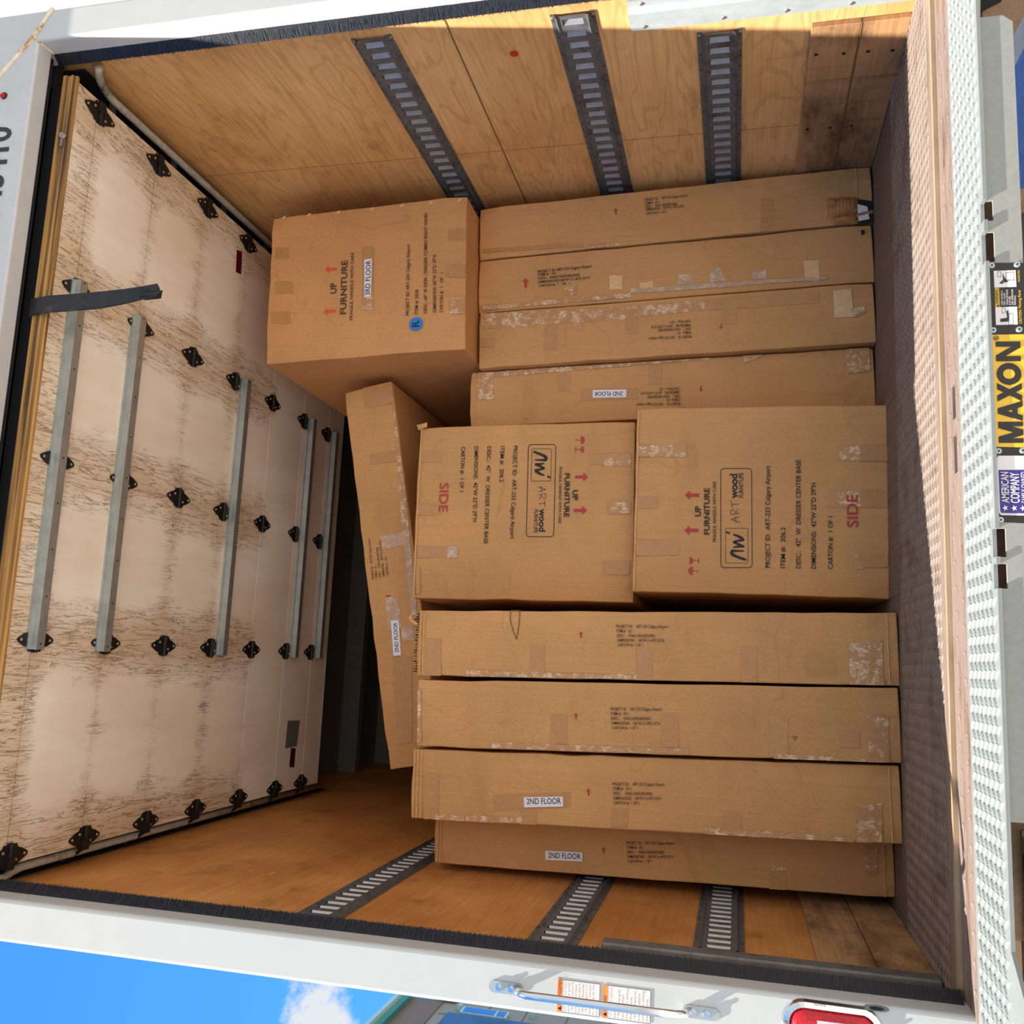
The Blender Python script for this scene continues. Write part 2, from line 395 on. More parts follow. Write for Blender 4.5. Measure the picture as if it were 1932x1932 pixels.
# ================================================================== truck interior
XR, XL, ZF = 1.812, -.688, -.46
YE = 8.2
def S(**k): d = {'kind': 'structure'}; d.update(k); return d
mb = MB().box((XR, 2.261, ZF - .02), (XR + .03, YE, 2.28))
wr = build('wall_right', mb, 'plywood', **S(label='right plywood liner wall of the truck box'))
mb = MB()
mb.box((XR - .0015, 2.30, .826), (XR + .001, YE, .830)); mb.box((XR - .0008, 3.02, -.19), (XR + .001, 3.0212, 2.1))
build('seam', mb, 'kraft_fold', wr)
mb = MB()
mb.disc(onX((970, 101), XR - .001), (-1, 0, 0), .013, .002, 12)
build('paint_spot', mb, 'red_spot', wr, label='red paint spot')
mb = MB()
for p in [(1540, 103), (1592, 101), (1638, 97), (1684, 95), (1523, 244), (1566, 241), (1606, 237)]:
    mb.disc(onX(p, 1.7935), (-1, 0, 0), .0055, .001, 12)
wallboltR = mb
mb = MB().box((XL - .03, 2.261, ZF - .02), (XL, YE, 2.28))
build('wall_left', mb, 'plywood_orange', **S(label='left plywood liner wall of the truck box'))
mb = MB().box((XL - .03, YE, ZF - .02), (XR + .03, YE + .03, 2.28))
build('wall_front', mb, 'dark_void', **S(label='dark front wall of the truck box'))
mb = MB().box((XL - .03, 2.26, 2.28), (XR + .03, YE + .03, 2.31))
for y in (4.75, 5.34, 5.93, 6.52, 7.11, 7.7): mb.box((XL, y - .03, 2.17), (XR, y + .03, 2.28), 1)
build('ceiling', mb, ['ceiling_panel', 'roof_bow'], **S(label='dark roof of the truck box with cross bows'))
for nm, xa, xb, lb in (('baseboard_right', 1.795, XR, 'scuffed oak kick boards along the right wall'), ('baseboard_left', -.674, XL, 'scuffed oak kick boards along the left wall')):
    y0 = 2.505 if nm.endswith('right') else 2.47
    mb = MB().box((xa, y0, -.3285), (xb, YE, -.195)).box((xa, y0, -.459), (xb, YE, -.3315)).box((xa * .999 if xa > 0 else xa - .003, y0, -.332), (xb, YE, -.328), 1)
    o = build(nm, mb, ['oak_boards', 'kraft_fold'], **S(label=lb)); bevel(o, .002, 1)
    if xa > 0: build('bolt_hole', wallboltR, 'dark_void', o)

# floor: planks, then the steel tread threshold
fl = build('floor', MB().box((XL, 2.895, ZF - .04), (XR, YE, ZF)), 'floor_planks', **S(label='worn grey brown plank floor of the truck box'))
def lugs(mb, x0, x1, y0, y1, z, p=.033, ln=.0145, wd=.0038, h=.0022, mi=0, skip=None):
    nx = int((x1 - x0) / p); ny = int((y1 - y0) / p)
    for j in range(ny * 2 + 1):
        for i in range(nx * 2 + 1):
            if (i + j) % 2: continue
            x = x0 + p * .25 + i * p / 2; y = y0 + p * .3 + j * p / 2
            if x > x1 - .008 or y > y1 - .008: continue
            if skip and skip(x, y): continue
            a = math.radians(48) if j % 2 else math.radians(-48)
            c, s = math.cos(a), math.sin(a)
            q = [(-ln, 0), (-ln * .45, -wd), (ln * .45, -wd), (ln, 0), (ln * .45, wd), (-ln * .45, wd)]
            P = [(x + u * c - v * s, y + u * s + v * c, z) for u, v in q]
            T = [(x + u * c * .7 - v * s * .2, y + u * s * .7 + v * c * .2, z + h) for u, v in q]
            mb.add(P + T, [(k, (k + 1) % 6, 6 + (k + 1) % 6, 6 + k) for k in range(6)] + [(6, 7, 8, 9, 10, 11)], mi)
th = empty('threshold_plate', ((XL + XR) / 2, 2.6, ZF - .04), label='worn steel tread plate threshold between the plank floor and the rear sill', category='threshold')
mb = MB().box((XL, 2.335, ZF - .04), (XR, 2.895, ZF + .001)); lugs(mb, XL, XR, 2.335, 2.895, ZF + .001, h=.0022)
build('tread_plate', mb, 'tread_dark', th)
sill = empty('rear_sill', ((XL + XR) / 2, 2.22, -.60), label='pitted steel rear sill beam with a row of dimples and two slots', category='sill')
mb = MB()
mb.box((-.66, 2.262, -.60), (1.775, 2.330, ZF + .002)); mb.box((-.66, 2.244, -.60), (1.775, 2.260, ZF + .008), 1)
build('sill_beam', mb, ['sill_steel', 'sill_rust_line'], sill)
mb = MB(); zt = ZF - .002
xs = [-.66]
SL = [(.446, .530), (.567, .643)]
mb.box((-.66, 2.112, -.52), (1.775, 2.150, zt)); mb.box((-.66, 2.178, -.52), (1.775, 2.2425, zt))
mb.box((.43, 2.150, -.53), (.66, 2.178, -.515), 1)  # dark strip added under the slots so they look deep in shade
e0 = -.66
for a, b_ in SL: mb.box((e0, 2.150, -.52), (a, 2.178, zt)); e0 = b_
mb.box((e0, 2.150, -.52), (1.775, 2.178, zt))
for k in range(44):
    x = -.63 + k * .055
    for yy, xo in ((2.198, 0), (2.133, .024)):
        c = Vector((x + xo, yy, zt)); R = [(math.cos(q * math.pi / 5), math.sin(q * math.pi / 5)) for q in range(10)]
        P = [c + Vector((a * .011, b_ * .008, .0004)) for a, b_ in R] + [c + Vector((a * .006, b_ * .0045, .0018)) for a, b_ in R]
        Q = [c + Vector((a * .0035, b_ * .0028, .0006)) for a, b_ in R]
        mb.add(P + Q, [(q, (q + 1) % 10, 10 + (q + 1) % 10, 10 + q) for q in range(10)] + [(10 + q, 10 + (q + 1) % 10, 20 + (q + 1) % 10, 20 + q) for q in range(10)])
        mb.add([v + Vector((0, 0, .0002)) for v in Q], [tuple(range(10))], 1)
build('grip_channel', mb, ['sill_steel', 'dark_void'], sill)

# ---------------------------------------------------------------- E-track rails
def etrack(side, zc, y0, y1, label, nslots_from=None):
    s = -1 if side == 'r' else 1; w = XR if side == 'r' else XL
    X = lambda dpt: w + s * dpt
    t = empty('logistic_track', (w, y0, zc - .0635), label=label, category='tie-down rail', group=None)
    del t['group']
    mb = MB(); y = y0
    for a, b_ in ((.050, .0635), (-.0635, -.050)): mb.box((X(0), y0, zc + a), (X(.004), y1, zc + b_))
    for sg in (-1, 1):   # folded shoulders
        mb.add([(X(.003), y0, zc + sg * .052), (X(.003), y1, zc + sg * .052), (X(.016), y1, zc + sg * .045), (X(.016), y0, zc + sg * .045)], [(0, 1, 2, 3)])
        mb.add([(X(.016), y0, zc + sg * .045), (X(.016), y1, zc + sg * .045), (X(.011), y1, zc + sg * .040), (X(.011), y0, zc + sg * .040)], [(0, 1, 2, 3)])
        mb.box((X(.009), y0, zc + sg * .031), (X(.011), y1, zc + sg * .041))
    n = int((y1 - y0 - .02) / .0508); so_ = .027
    mb.box((X(.009), y0, zc - .031), (X(.011), y0 + .014, zc + .031))
    for k in range(n):
        a = y0 + .014 + k * .0508
        mb.box((X(.009), a + so_, zc - .031), (X(.011), a + .0508, zc + .031))
    for k in range(int((y1 - y0) / .075)):
        for sg in (-1, 1):
            yy = y0 + .02 + k * .075
            mb.box((X(.004), yy, zc + sg * .057 - .002), (X(.0046), yy + .005, zc + sg * .057 + .002), 1)
    for k in range(min(n, 95)):
        a = y0 + .014 + k * .0508 + so_ + .0006
        mb.prism([(X(.0105), a, zc - .0295), (X(.0015), a - .015, zc - .027), (X(.0015), a - .015, zc + .027), (X(.0105), a, zc + .0295)], (0, .0012, 0), 2)
    build('rail', mb, ['rail_steel', 'dark_void', 'rail_lip' if side == 'r' else 'rail_lip_left'], t)
    mb = MB()
    for sg in (-1, 1): build('screw', MB().disc((X(.004), y0 + .012, zc + sg * .057), (s, 0, 0), .006, .003, 12, rim=.7), 'screw_steel', t)
    return t
T1, T2, T3 = (1.129 + 1.004) / 2, (.526 + .398) / 2, (.122 - .005) / 2
etrack('r', T1, 2.345, 7.6, 'slotted steel tie-down rail on the right wall, the highest of three')
etrack('r', T2, 2.345, 7.6, 'slotted steel tie-down rail on the right wall with sunlit end, middle of three')
etrack('r', T3, 2.492, 7.6, 'slotted steel tie-down rail on the right wall, lowest, just above the kick boards')
etrack('l', T1, 2.31, 7.6, 'slotted steel tie-down rail on the left wall, the highest of three')
etrack('l', T2 - .02, 2.31, 7.6, 'slotted steel tie-down rail on the left wall, middle of three')
etrack('l', T3 - .02, 2.50, 7.6, 'slotted steel tie-down rail on the left wall, lowest, just above the kick boards')

# galvanized guards beside the door opening
def guard(x, s, y0, y1, z0, z1, label):
    t = empty('door_guard', (x, y0, z0), label=label, category='guard plate')
    pr = [(0, y0), (.004, y0), (.004, y0 + .03), (.016, y0 + .04), (.016, y1 - .045), (.004, y1 - .035), (.004, y1), (0, y1)]
    P = [Vector((x + s * a, b_, z0)) for a, b_ in pr]
    mb = MB().prism(P, (0, 0, z1 - z0)); build('guard_plate', mb, 'galvanized_guard', t)
    mb = MB()
    for k in range(5):
        for yy in (y0 + .015, y1 - .016):
            mb = MB().disc((x + s * .004, yy, z1 - .04 - k * (z1 - z0 - .08) / 4 - (.05 if yy > y0 + .1 and k < 4 and k > 0 else 0)), (s, 0, 0), .007, .003, 12, rim=.7); build('bolt', mb, 'screw_steel', t)
guard(XR, -1, 2.325, 2.452, -.455, .306, 'wide galvanized guard plate bolted to the right wall by the door opening')
mb = MB().box((XL, 2.415, -.457), (XL + .022, 2.468, .316)); o = build('door_guard', mb, 'galvanized_dull', label='narrow grey guard strip on the left wall beside the brush seal', category='guard plate'); bevel(o, .006, 3)

# ================================================================== overhead door
door = empty('door_1', ((.53), 2.25, 1.98), **S(label='white painted roll up door pushed up under the roof'))
ys = [2.25, 2.345, 2.66, 2.975, 3.287, 3.613, 3.925, 4.20, 4.365]
for a, b_ in zip(ys, ys[1:]):
    build('door_panel', MB().box((-.625, a + .0022, 1.98), (1.70, b_ - .0022, 2.004)).box((-.625, a - .004, 2.0045), (1.70, a + .004, 2.006), 1), ['door_paint', 'kraft_fold'], door)
build('edge_trim', MB().box((-.625, 4.365, 1.974), (1.70, 4.369, 2.006)), 'galvanized', door)
mb = MB()
for k, (z0, z1, yy) in enumerate(((1.978, 1.986, 2.240), (1.9865, 1.996, 2.234), (1.9965, 2.008, 2.237), (2.0085, 2.022, 2.232))):
    mb.box((-.625, yy, z0), (1.715, 2.25, z1))
build('bottom_seal', mb, 'rusty_seal', door)
for yb in (2.345, 2.645, 3.362, 3.99, 4.25):
    pr = [(-.026, 1.98), (-.026, 1.972), (-.018, 1.971), (-.016, 1.950), (.016, 1.950), (.018, 1.971), (.026, 1.972), (.026, 1.98)]
    mb = MB().prism([Vector((-.027, yb + a, z)) for a, z in pr], (1.119, 0, 0))
    for k in range(9): mb.disc((-.01 + k * .137, yb, 1.950), (0, 0, -1), .003, .0004, 8, mi=1)
    build('stiffener_bar', mb, ['galvanized', 'dark_void'], door)
def hinge(x, y, edge=0):
    mb = MB()
    q = [(-.068, -.006), (-.072, .0), (-.068, .006), (-.045, .018), (-.030, .022), (-.022, .034), (-.016, .030), (-.010, .036), (.010, .036), (.016, .030), (.022, .034), (.030, .022), (.045, .018), (.068, .006), (.072, 0), (.068, -.006), (.045, -.018), (.030, -.022), (.022, -.034), (.016, -.030), (.010, -.036), (-.010, -.036), (-.016, -.030), (-.022, -.034), (-.030, -.022), (-.045, -.018)]
    mb.prism([Vector((x + b_, y + a, 1.9795)) for a, b_ in q], (0, 0, -.004))
    mb.tube([(x - .036, y, 1.973), (x + .036, y, 1.973)], .006, 8)
    if edge:
        mb.box((x, y - .015, 1.968), (x + edge * .036, y + .015, 1.9755)); mb.tube([(x + edge * .03, y, 1.975), (x + edge * .085, y, 2.045)], .005, 8)
        mb.disc((x + edge * .078, y, 2.050), (1, 0, 0), .014, .008, 14)
    for a, b_ in ((-.058, 0), (.058, 0), (-.026, 0.012), (.026, -.012)):
        mb.disc((x + b_, y + a, 1.9755), (0, 0, -1), .0052, .003, 8, mi=1, rim=.6)
    build('hinge', mb, ['hinge_black', 'screw_steel'], door)
HY = (2.355, 2.672, 2.990, 3.300, 3.618, 3.932, 4.19)
for x in (0.0, .533, 1.067):
    for y in HY: hinge(x, y)
for x, e in ((-.602, -1), (1.66, 1)):
    for y in HY: hinge(x, y, e)
build('gap_shade_box', MB().box((-.62, 2.262, 2.028), (1.70, 2.46, 2.27)).box((-.686, 2.262, 2.085), (1.811, 2.30, 2.27)), 'dark_void', door)  # added dark boxes that keep the gap above the door black
# clip on the bottom edge and the two warning stickers inside the last section
mb = MB(); c = onY((117, 255), 2.229)
mb.disc(c, (0, -1, -.2), .012, .004, 14, rim=.7); mb.box(c + Vector((-.036, -.002, -.006)), c + Vector((-.012, .002, .004)))
build('latch_clip', mb, 'screw_steel', door)
mb = MB(); P = [onZ(p, 1.9785) for p in ((447, 471), (457, 475), (455, 518), (445, 513))]; mb.poly(P); build('warning_sticker', mb, 'lamp_dark_red', door)
mb = MB(); P = [onZ(p, 1.9785) for p in ((549, 1411), (558, 1412), (555, 1448), (546, 1447))]; mb.poly(P); build('warning_sticker', mb, 'lamp_dark_red', door)
mb = MB(); P = [onZ(p, 1.9787) for p in ((543, 1360), (566, 1359), (560, 1408), (538, 1412))]; mb.poly(P); build('paper_notice', mb, 'ceiling_panel', door)
# pull strap
mb = MB()
path = [(2.250, 2.036), (2.240, 2.030), (2.226, 2.026), (2.224, 2.00), (2.224, 1.965), (2.230, 1.93), (2.236, 1.88), (2.238, 1.80), (2.236, 1.72), (2.234, 1.66), (2.228, 1.60)]
n = len(path); vs = []
for i, (y, z) in enumerate(path):
    xc = .957 + .0035 * i; hw = .026 if i < 8 else .026 - .003 * (i - 7)
    cup = 0 if i < 8 else .006 * (i - 7)
    for k, u in enumerate((-1, -.5, 0, .5, 1)): vs.append((xc + u * hw, y - cup * u * u, z))
fs = [(i * 5 + k, i * 5 + k + 1, (i + 1) * 5 + k + 1, (i + 1) * 5 + k) for i in range(n - 1) for k in range(4)]
mb.add(vs, fs)
xc = .957 + .0035 * (n - 1)
mb.add([(xc - .014, 2.215, 1.60), (xc + .002, 2.225, 1.59), (xc + .004, 2.238, 1.60), (xc - .012, 2.242, 1.605), (xc - .012, 2.226, 1.66), (xc, 2.228, 1.66), (xc + .004, 2.24, 1.66), (xc - .014, 2.244, 1.66)], [(0, 1, 5, 4), (1, 2, 6, 5), (2, 3, 7, 6), (3, 0, 4, 7)])
o = build('pull_strap', mb, 'strap_black', door, smooth=True); md = o.modifiers.new('s', 'SOLIDIFY'); md.thickness = .004; md.offset = 0

# tracks carrying the door
for nm, X, sd, lb in (('door_track', 1.788, -1, 'grey steel roller door track curving over the right wall'), ('door_track', -.670, 1, 'grey steel roller door track running along the left wall')):
    t = empty(nm, (X, 2.25, 1.8), label=lb, category='door track')
    pa = [(X + sd * .004 * (k - 3), 2.278 + .17 * (1 - math.cos(math.pi / 2 * k / 8)), 1.90 + .112 * math.sin(math.pi / 2 * k / 8)) for k in range(3, 9)] + [(X + sd * .020, 3.0, 2.012), (X + sd * .020, 4.5, 2.012)]
    build('track_lip', MB().tube(pa, .013, 10), 'track_steel', t, smooth=True)
    mb = MB().box((X + sd * .046, 2.47, 2.038), (X + sd * .054, 4.5, 2.075)); mb.box((X + sd * .022, 2.47, 2.064), (X + sd * .054, 4.5, 2.078))
    for k in range(6): mb.box((X + sd * .03, 2.5 + k * .36, 2.062), (X - sd * .010, 2.53 + k * .36, 2.07))
    mb.box((X + sd * .068, 2.47, 2.022), (X + sd * .082, 4.4, 2.03))
    build('track_channel', mb, 'galvanized_dull', t)
    build('track_backing_shade', MB().box((X - sd * .013, 2.33, 2.034), (X - sd * .016, 4.6, 2.20)).box((X - sd * .013, 2.47, 2.10), (X + sd * .10, 4.6, 2.104)), 'dark_void', t)  # the flat upper sheet is added dark so the gap reads as shade

# ================================================================== rear frame
YF, YB = 2.14, 2.20
ZT = 2.42; ZH = 2.042
def frame_post(nm, xi, xo, label):
    mb = MB().box((xi, YF, -.52), (xo, YB + .06, ZT))
    o = build(nm, mb, 'white_paint', **S(label=label)); bevel(o, .009, 3); return o
pr_ = frame_post('trim_1', 1.770, 1.872, 'right white painted rear frame post')
pl_ = frame_post('trim_2', -.650, -.752, 'left white painted rear frame post')
mb = MB().box((-.66, YF - .001, ZH), (1.78, YB, ZT))
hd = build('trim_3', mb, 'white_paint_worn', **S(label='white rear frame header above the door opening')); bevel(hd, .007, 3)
build('header_backing', MB().box((-.66, YB, ZH + .02), (1.78, YB + .03, ZT - .05)), 'dark_void', hd)
def bead(pts, r, name, par, m='weld_rust'):
    P = []
    for a, b_ in zip(pts, pts[1:]):
        k = max(2, int((b_ - a).length / .006))
        for i in range(k): P.append(a.lerp(b_, i / k))
    P.append(pts[-1])
    build(name, MB().tube(P, [r * (1 + .22 * random.uniform(-1, 1)) for _ in P], 8), m, par, smooth=True)
W0 = Vector((1.775, YF - .002, ZH + .004)); bead([W0 + Vector((.098, 0, -.04)), W0 + Vector((0, 0, .02)), W0 + Vector((-.16, 0, .165))], .0065, 'weld_bead', hd)
bead([W0 + Vector((-.006, 0, -.002)), Vector((1.768, YB, ZH - .004))], .0035, 'weld_bead', hd)
mb = MB()
put_text(mb, '343410', (1.205, YF - .001, 2.101), (1.497, YF - .001, 2.094), .082, NY, .02)
build('unit_number', mb, 'number_black', hd)
# drip visor over the header
mb = MB().prism([Vector((-.80, YF, 2.42)), Vector((-.80, 2.062, 2.37)), Vector((-.80, 2.062, 2.362)), Vector((-.80, YF, 2.40))], (2.72, 0, 0))
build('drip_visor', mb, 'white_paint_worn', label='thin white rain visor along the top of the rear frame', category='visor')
t = empty('marker_light', (1.602, YF - .001, 2.13), label='small round red marker light on the header, left of the welded corner', category='light')
c = onY((8, 181), YF - .001)
build('bezel', MB().disc(c, (0, -1, 0), .0115, .004, 18, rim=.85), 'black_plastic', t)
mb = MB()
for i in range(4): mb.disc(c + Vector((-.0015, -.003 - .002 * i, .002)), (0, -1, 0), .0085 * math.cos(i * .4), .002, 14, rim=.9)
build('lens', mb, 'lamp_red', t)
# brush seals
def brush(x0, x1, y1, side, label):
    t = empty('brush_seal', ((x0 + x1) / 2, YB, -.45), label=label, category='door seal')
    build('holder', MB().box((x0, YB, -.455), (x0 + (x0 - x1) * .3, YB + .006, ZH)), 'galvanized_dull', t)
    mb = MB(); z = -.455; n = 2000; dz = (ZH + .455) / n
    for k in range(n):
        z = -.455 + k * dz; j = random.uniform(-.9, .9) * .003; e = random.uniform(.93, 1.04); jz = random.gauss(0, .0035)
        a = Vector((x0, YB + .003 + random.uniform(-.001, .001), z)); b_ = Vector((x0 + (x1 - x0) * e, YB + (y1 - YB) * e + j, z + jz))
        mb.add([a, a + Vector((0, 0, dz * 1.4)), b_ + Vector((0, 0, dz * 1.1)), b_], [(0, 1, 2, 3)])
    build('bristles', mb, 'brush_black', t, kind='stuff')
    build('backing', MB().prism([Vector((x0, YB + .006, -.455)), Vector((x1 + (x0 - x1) * .12, y1 - .002, -.455)), Vector((x1 + (x0 - x1) * .12, y1 + .001, -.455)), Vector((x0, YB + .012, -.455))], (0, 0, ZH + .455)), 'brush_black', t)
brush(1.771, 1.747, 2.232, 1, 'black brush seal along the right frame post, sunlit over most of its length')
brush(-.651, -.627, 2.232, -1, 'black brush seal along the left frame post, in shade')

# left post fittings ----------------------------------------------
t = empty('grab_handle', (-.706, YF, .03), label='chrome grab handle bolted upright on the left frame post', category='handle')
rod = [(-.704, YF - .004, .462), (-.703, YF - .028, .452), (-.701, YF - .046, .432), (-.700, YF - .05, .40), (-.700, YF - .05, .15), (-.701, YF - .046, .118), (-.704, YF - .028, .100), (-.706, YF - .004, .090)]
build('bar', MB().tube(rod, .0085, 14), 'chrome', t, smooth=True)
for za, zb in ((.520, .452), (.100, .034)):
    mb = MB(); P = []
    for k in range(24):
        q = 2 * math.pi * k / 24; P.append(Vector((-.706 + .0125 * math.sin(q), YF - .0002, (za + zb) / 2 + (.026 if math.cos(q) > 0 else -.026) + .0125 * math.cos(q))))
    mb.prism(P, (0, -.004, 0)); build('foot_plate', mb, 'galvanized', t)
    for zz in ((za + zb) / 2 + .016, (za + zb) / 2 - .012):
        mb = MB().disc((-.706, YF - .004, zz), (0, -1, 0), .009, .004, 18, rim=.8); mb.disc((-.706, YF - .008, zz), (0, -1, 0), .005, .003, 6); build('bolt', mb, 'chrome', t)

def label_panel(mb, z0, z1, x0, x1):
    pass
lb = empty('warning_label', (-.707, YF, .16), label='bilingual orange and white warning label behind the grab handle', category='label')
def rect(mb, xa, xb, za, zb, y, mi=0, th=.0004): mb.box((xa, y, za), (xb, y + th, zb), mi)
XA, XB = -.741, -.675   # label width along x
def half(ztop, zbot, head, lines, tri):
    y = YF - .0012
    mb = MB(); rect(mb, XA, XB, zbot, ztop, y); build('panel', mb, 'decal_white', lb)
    mb = MB()
    for a in ((XA, XA + .0008, zbot, ztop), (XB - .0008, XB, zbot, ztop), (XA, XB, zbot, zbot + .0008)): rect(mb, a[0], a[1], a[2], a[3], y - .0003, 0, .0002)
    build('border', mb, 'decal_line', lb)
    mb = MB(); rect(mb, XA, XB, ztop - .011, ztop, y - .0005); build('header_band', mb, 'decal_orange', lb)
    mb = MB(); mb.poly([(XA + .003, y - .0011, ztop - .0095), (XA + .012, y - .0011, ztop - .0095), (XA + .0075, y - .0011, ztop - .0015)])
    put_text(mb, head, (XA + .0135, y, ztop - .0088), (XA + .0135 + .0052 * len(head) * .86, y, ztop - .0088), .0068, NY, .0, lift=.0012)
    build('printed_text', mb, 'decal_black', lb)
    mb = MB(); dz = (ztop - .013 - zbot) / (len(lines) + .4)
    for i, s_ in enumerate(lines):
        if not s_: continue
        z = ztop - .013 - dz * (i + .85); x0 = XA + .003; w = min(.0605, .00335 * len(s_))
        put_text(mb, s_, (x0, y, z), (x0 + w, y, z), dz * .52, NY, 0, lift=.0008)
    build('printed_text', mb, 'decal_grey_text', lb)
half(.372, .280, 'AVERTISSEMENT', ['Pour éviter tout risque', 'de blessures graves:', '• Saisir toujours la', '  poignée lorsque', '  vous montez dans le', '  véhicule et descendez.', '• Vérifier toujours s\'il y a', '  devant ou montant', '  du véhicule où l\'on', '  entre.'], 1)
half(.274, .172, 'WARNING', ['To prevent serious', 'injury:', '• Always use grab', '  handles when', '  entering or exiting', '  the vehicle.', '• Always check for', '  traffic before', '  entering or exiting', '  the vehicle.'], 1)

# tail lamp ------------------------------------------------------
def stadium(xc, zc, hx, hz, n=12):
    P = []
    for k in range(2 * n):
        q = math.pi * k / n + 1e-6; P.append(Vector((xc + hx * math.cos(q), 0, zc + (hz - hx if math.sin(q) > 0 else -(hz - hx)) + hx * math.sin(q))))
    return P
t = empty('tail_lamp', (-.703, YF, -.30), label='oval red tail lamp in a chrome bezel on the left frame post', category='lamp')
xc, zc = -.700, -.193
def ringmesh(a, b_, ya, yb):
    m_ = MB(); n = len(a); A = [Vector((p.x, ya, p.z)) for p in a]; B = [Vector((p.x, yb, p.z)) for p in b_]
    m_.add(A + B, [(k, (k + 1) % n, n + (k + 1) % n, n + k) for k in range(n)]); return m_
O = stadium(xc, zc, .046, .100); I1 = stadium(xc, zc, .042, .096); I2 = stadium(xc, zc, .031, .084); I3 = stadium(xc, zc, .029, .082)
mb = ringmesh(O, I1, YF, YF - .008); m2 = ringmesh(I1, I2, YF - .008, YF - .009); mb.add(m2.v, m2.f); m2 = ringmesh(I2, I3, YF - .009, YF - .002); mb.add(m2.v, m2.f)
build('bezel', mb, 'chrome', t)
mb = MB()
a = I3; yy = YF - .002
for k, sc_ in enumerate((1, .93, .75, .4)):
    pass
L3 = [I3, stadium(xc, zc, .026, .079), stadium(xc, zc, .018, .07), stadium(xc, zc, .006, .056)]
YY = [YF - .003, YF - .009, YF - .013, YF - .015]
for k in range(3):
    m2 = ringmesh(L3[k], L3[k + 1], YY[k], YY[k + 1]); mb.add(m2.v, m2.f)
mb.poly([Vector((p.x, YY[3], p.z)) for p in L3[3]])
build('lens', mb, 'lamp_red', t, smooth=True)
build('lens_centre', MB().box((xc - .012, YF - .0165, zc - .03), (xc + .012, YF - .014, zc + .03)), 'lamp_clear', t)
mb = MB()
for zz in (zc + .090, zc - .090): build('screw', MB().disc((xc - .002, YF - .009, zz), (0, -1, 0), .0045, .002, 12, rim=.7), 'screw_steel', t)
mb = MB(); put_text(mb, 'Grote', (xc + .0385, YF - .009, zc + .035), (xc + .0385, YF - .009, zc + .012), .0045, NY); build('embossed_text', mb, 'screw_steel', t)
mb = MB(); c = Vector((-.655, YF - .001, -.278))
P = [c + Vector((.006 * math.sin(q), 0, .024 * math.cos(q))) for q in [2 * math.pi * k / 16 for k in range(16)]]
mb.prism(P, (0, -.003, 0)); mb.prism([c + (p - c) * .6 + Vector((0, -.003, 0)) for p in P], (0, -.001, 0), 1)
build('strike_plate', mb, ['galvanized_dull', 'dark_void'], label='small dark steel catch on the inner edge of the left post above the sill', category='catch')

# truck body outside and underneath
mb = MB().box((-.765, YB + .06, -.50), (XL - .031, YE, 2.40)); build('side_panel', mb, 'white_paint', label='white outer side skin behind the left frame post', category='body panel')
mb = MB().box((1.843, YB + .06, -.50), (1.885, YE, 2.40)); build('side_panel', mb, 'white_paint', label='white outer side skin behind the right frame post', category='body panel')
build('under_beam', MB().box((-.62, 2.34, -.80), (1.00, 2.44, -.61)), 'black_plastic', label='dark cross beam under the rear sill', category='beam')

# ================================================================== lift gate
lg = empty('lift_gate', (.55, 1.9, -.9), label='stowed lift gate across the back of the truck with bright tread plate top', category='lift gate')
NT = [(.885, .927), (.800, .862), (.228, .281), (.170, .2155)]
zt2 = ZF - .001
mb = MB()
outer = [(1.74, 2.108), (-.66, 2.108), (-.66, 1.70), (-.58, 1.70), (-.455, 1.845), (-.455, 1.862)]
edge = [(-.455, 1.862)]
for a, b_ in sorted(NT): edge += [(a, 1.862), (a, 1.884), (b_, 1.884), (b_, 1.862)]
edge += [(1.74, 1.862)]
pts = outer[:5] + edge
mb = MB()
# built from strips so every face stays convex
def slab(x0, x1, y0, y1): mb.box((x0, y0, zt2 - .007), (x1, y1, zt2))
slab(-.66, 1.74, 1.884, 2.108)
e0 = -.455
for a, b_ in sorted(NT): slab(e0, a, 1.862, 1.884); e0 = b_
slab(e0, 1.74, 1.862, 1.884)
mb.prism([Vector((-.66, 1.884, zt2)), Vector((-.66, 1.66, zt2)), Vector((-.62, 1.66, zt2)), Vector((-.455, 1.862, zt2)), Vector((-.455, 1.884, zt2))], (0, 0, -.007))
lugs(mb, -.655, 1.74, 1.875, 2.105, zt2, h=.0034, skip=lambda x, y: any(a - .012 < x < b_ + .012 and y < 1.895 for a, b_ in NT))
lugs(mb, -.655, -.58, 1.70, 1.87, zt2, h=.0034)
build('tread_plate', mb, 'tread_bright', lg)
# upright plate with the latch notches
mb = MB(); yp = 1.869; zb = -.529
e0 = -.24
for a, b_ in sorted(NT):
    mb.box((e0, yp, zb), (a, yp + .006, zt2 - .008)); mb.box((a, yp, zb), (b_, yp + .006, -.480)); e0 = b_
mb.prism([Vector((e0, yp, zt2 - .008)), Vector((1.322, yp, zt2 - .008)), Vector((1.322, yp, zb + .018)), Vector((1.306, yp, zb)), Vector((e0, yp, zb))], (0, .006, 0))
build('face_plate', mb, 'liftgate_grey', lg)
mb = MB().box((-.45, 1.93, -.528), (1.30, 1.938, zt2 - .008)).box((-.24, 1.885, -.62), (.93, 1.89, -.50)).box((.93, 1.885, -.55), (.955, 1.89, -.50)); build('back_plate', mb, 'liftgate_brown', lg)
mb = MB().box((-.24, 1.875, -.70), (.90, 1.884, -.531)); build('lower_frame', mb, 'black_plastic', lg)
mb = MB().box((-.62, 1.92, -.66), (-.26, 1.95, -.50)).box((-.30, 1.87, -.66), (-.27, 1.92, -.50)); mb.box((-.36, 1.90, -.535), (-.30, 1.92, -.50), 1); build('bracket', mb, ['liftgate_brown', 'dark_void'], lg)
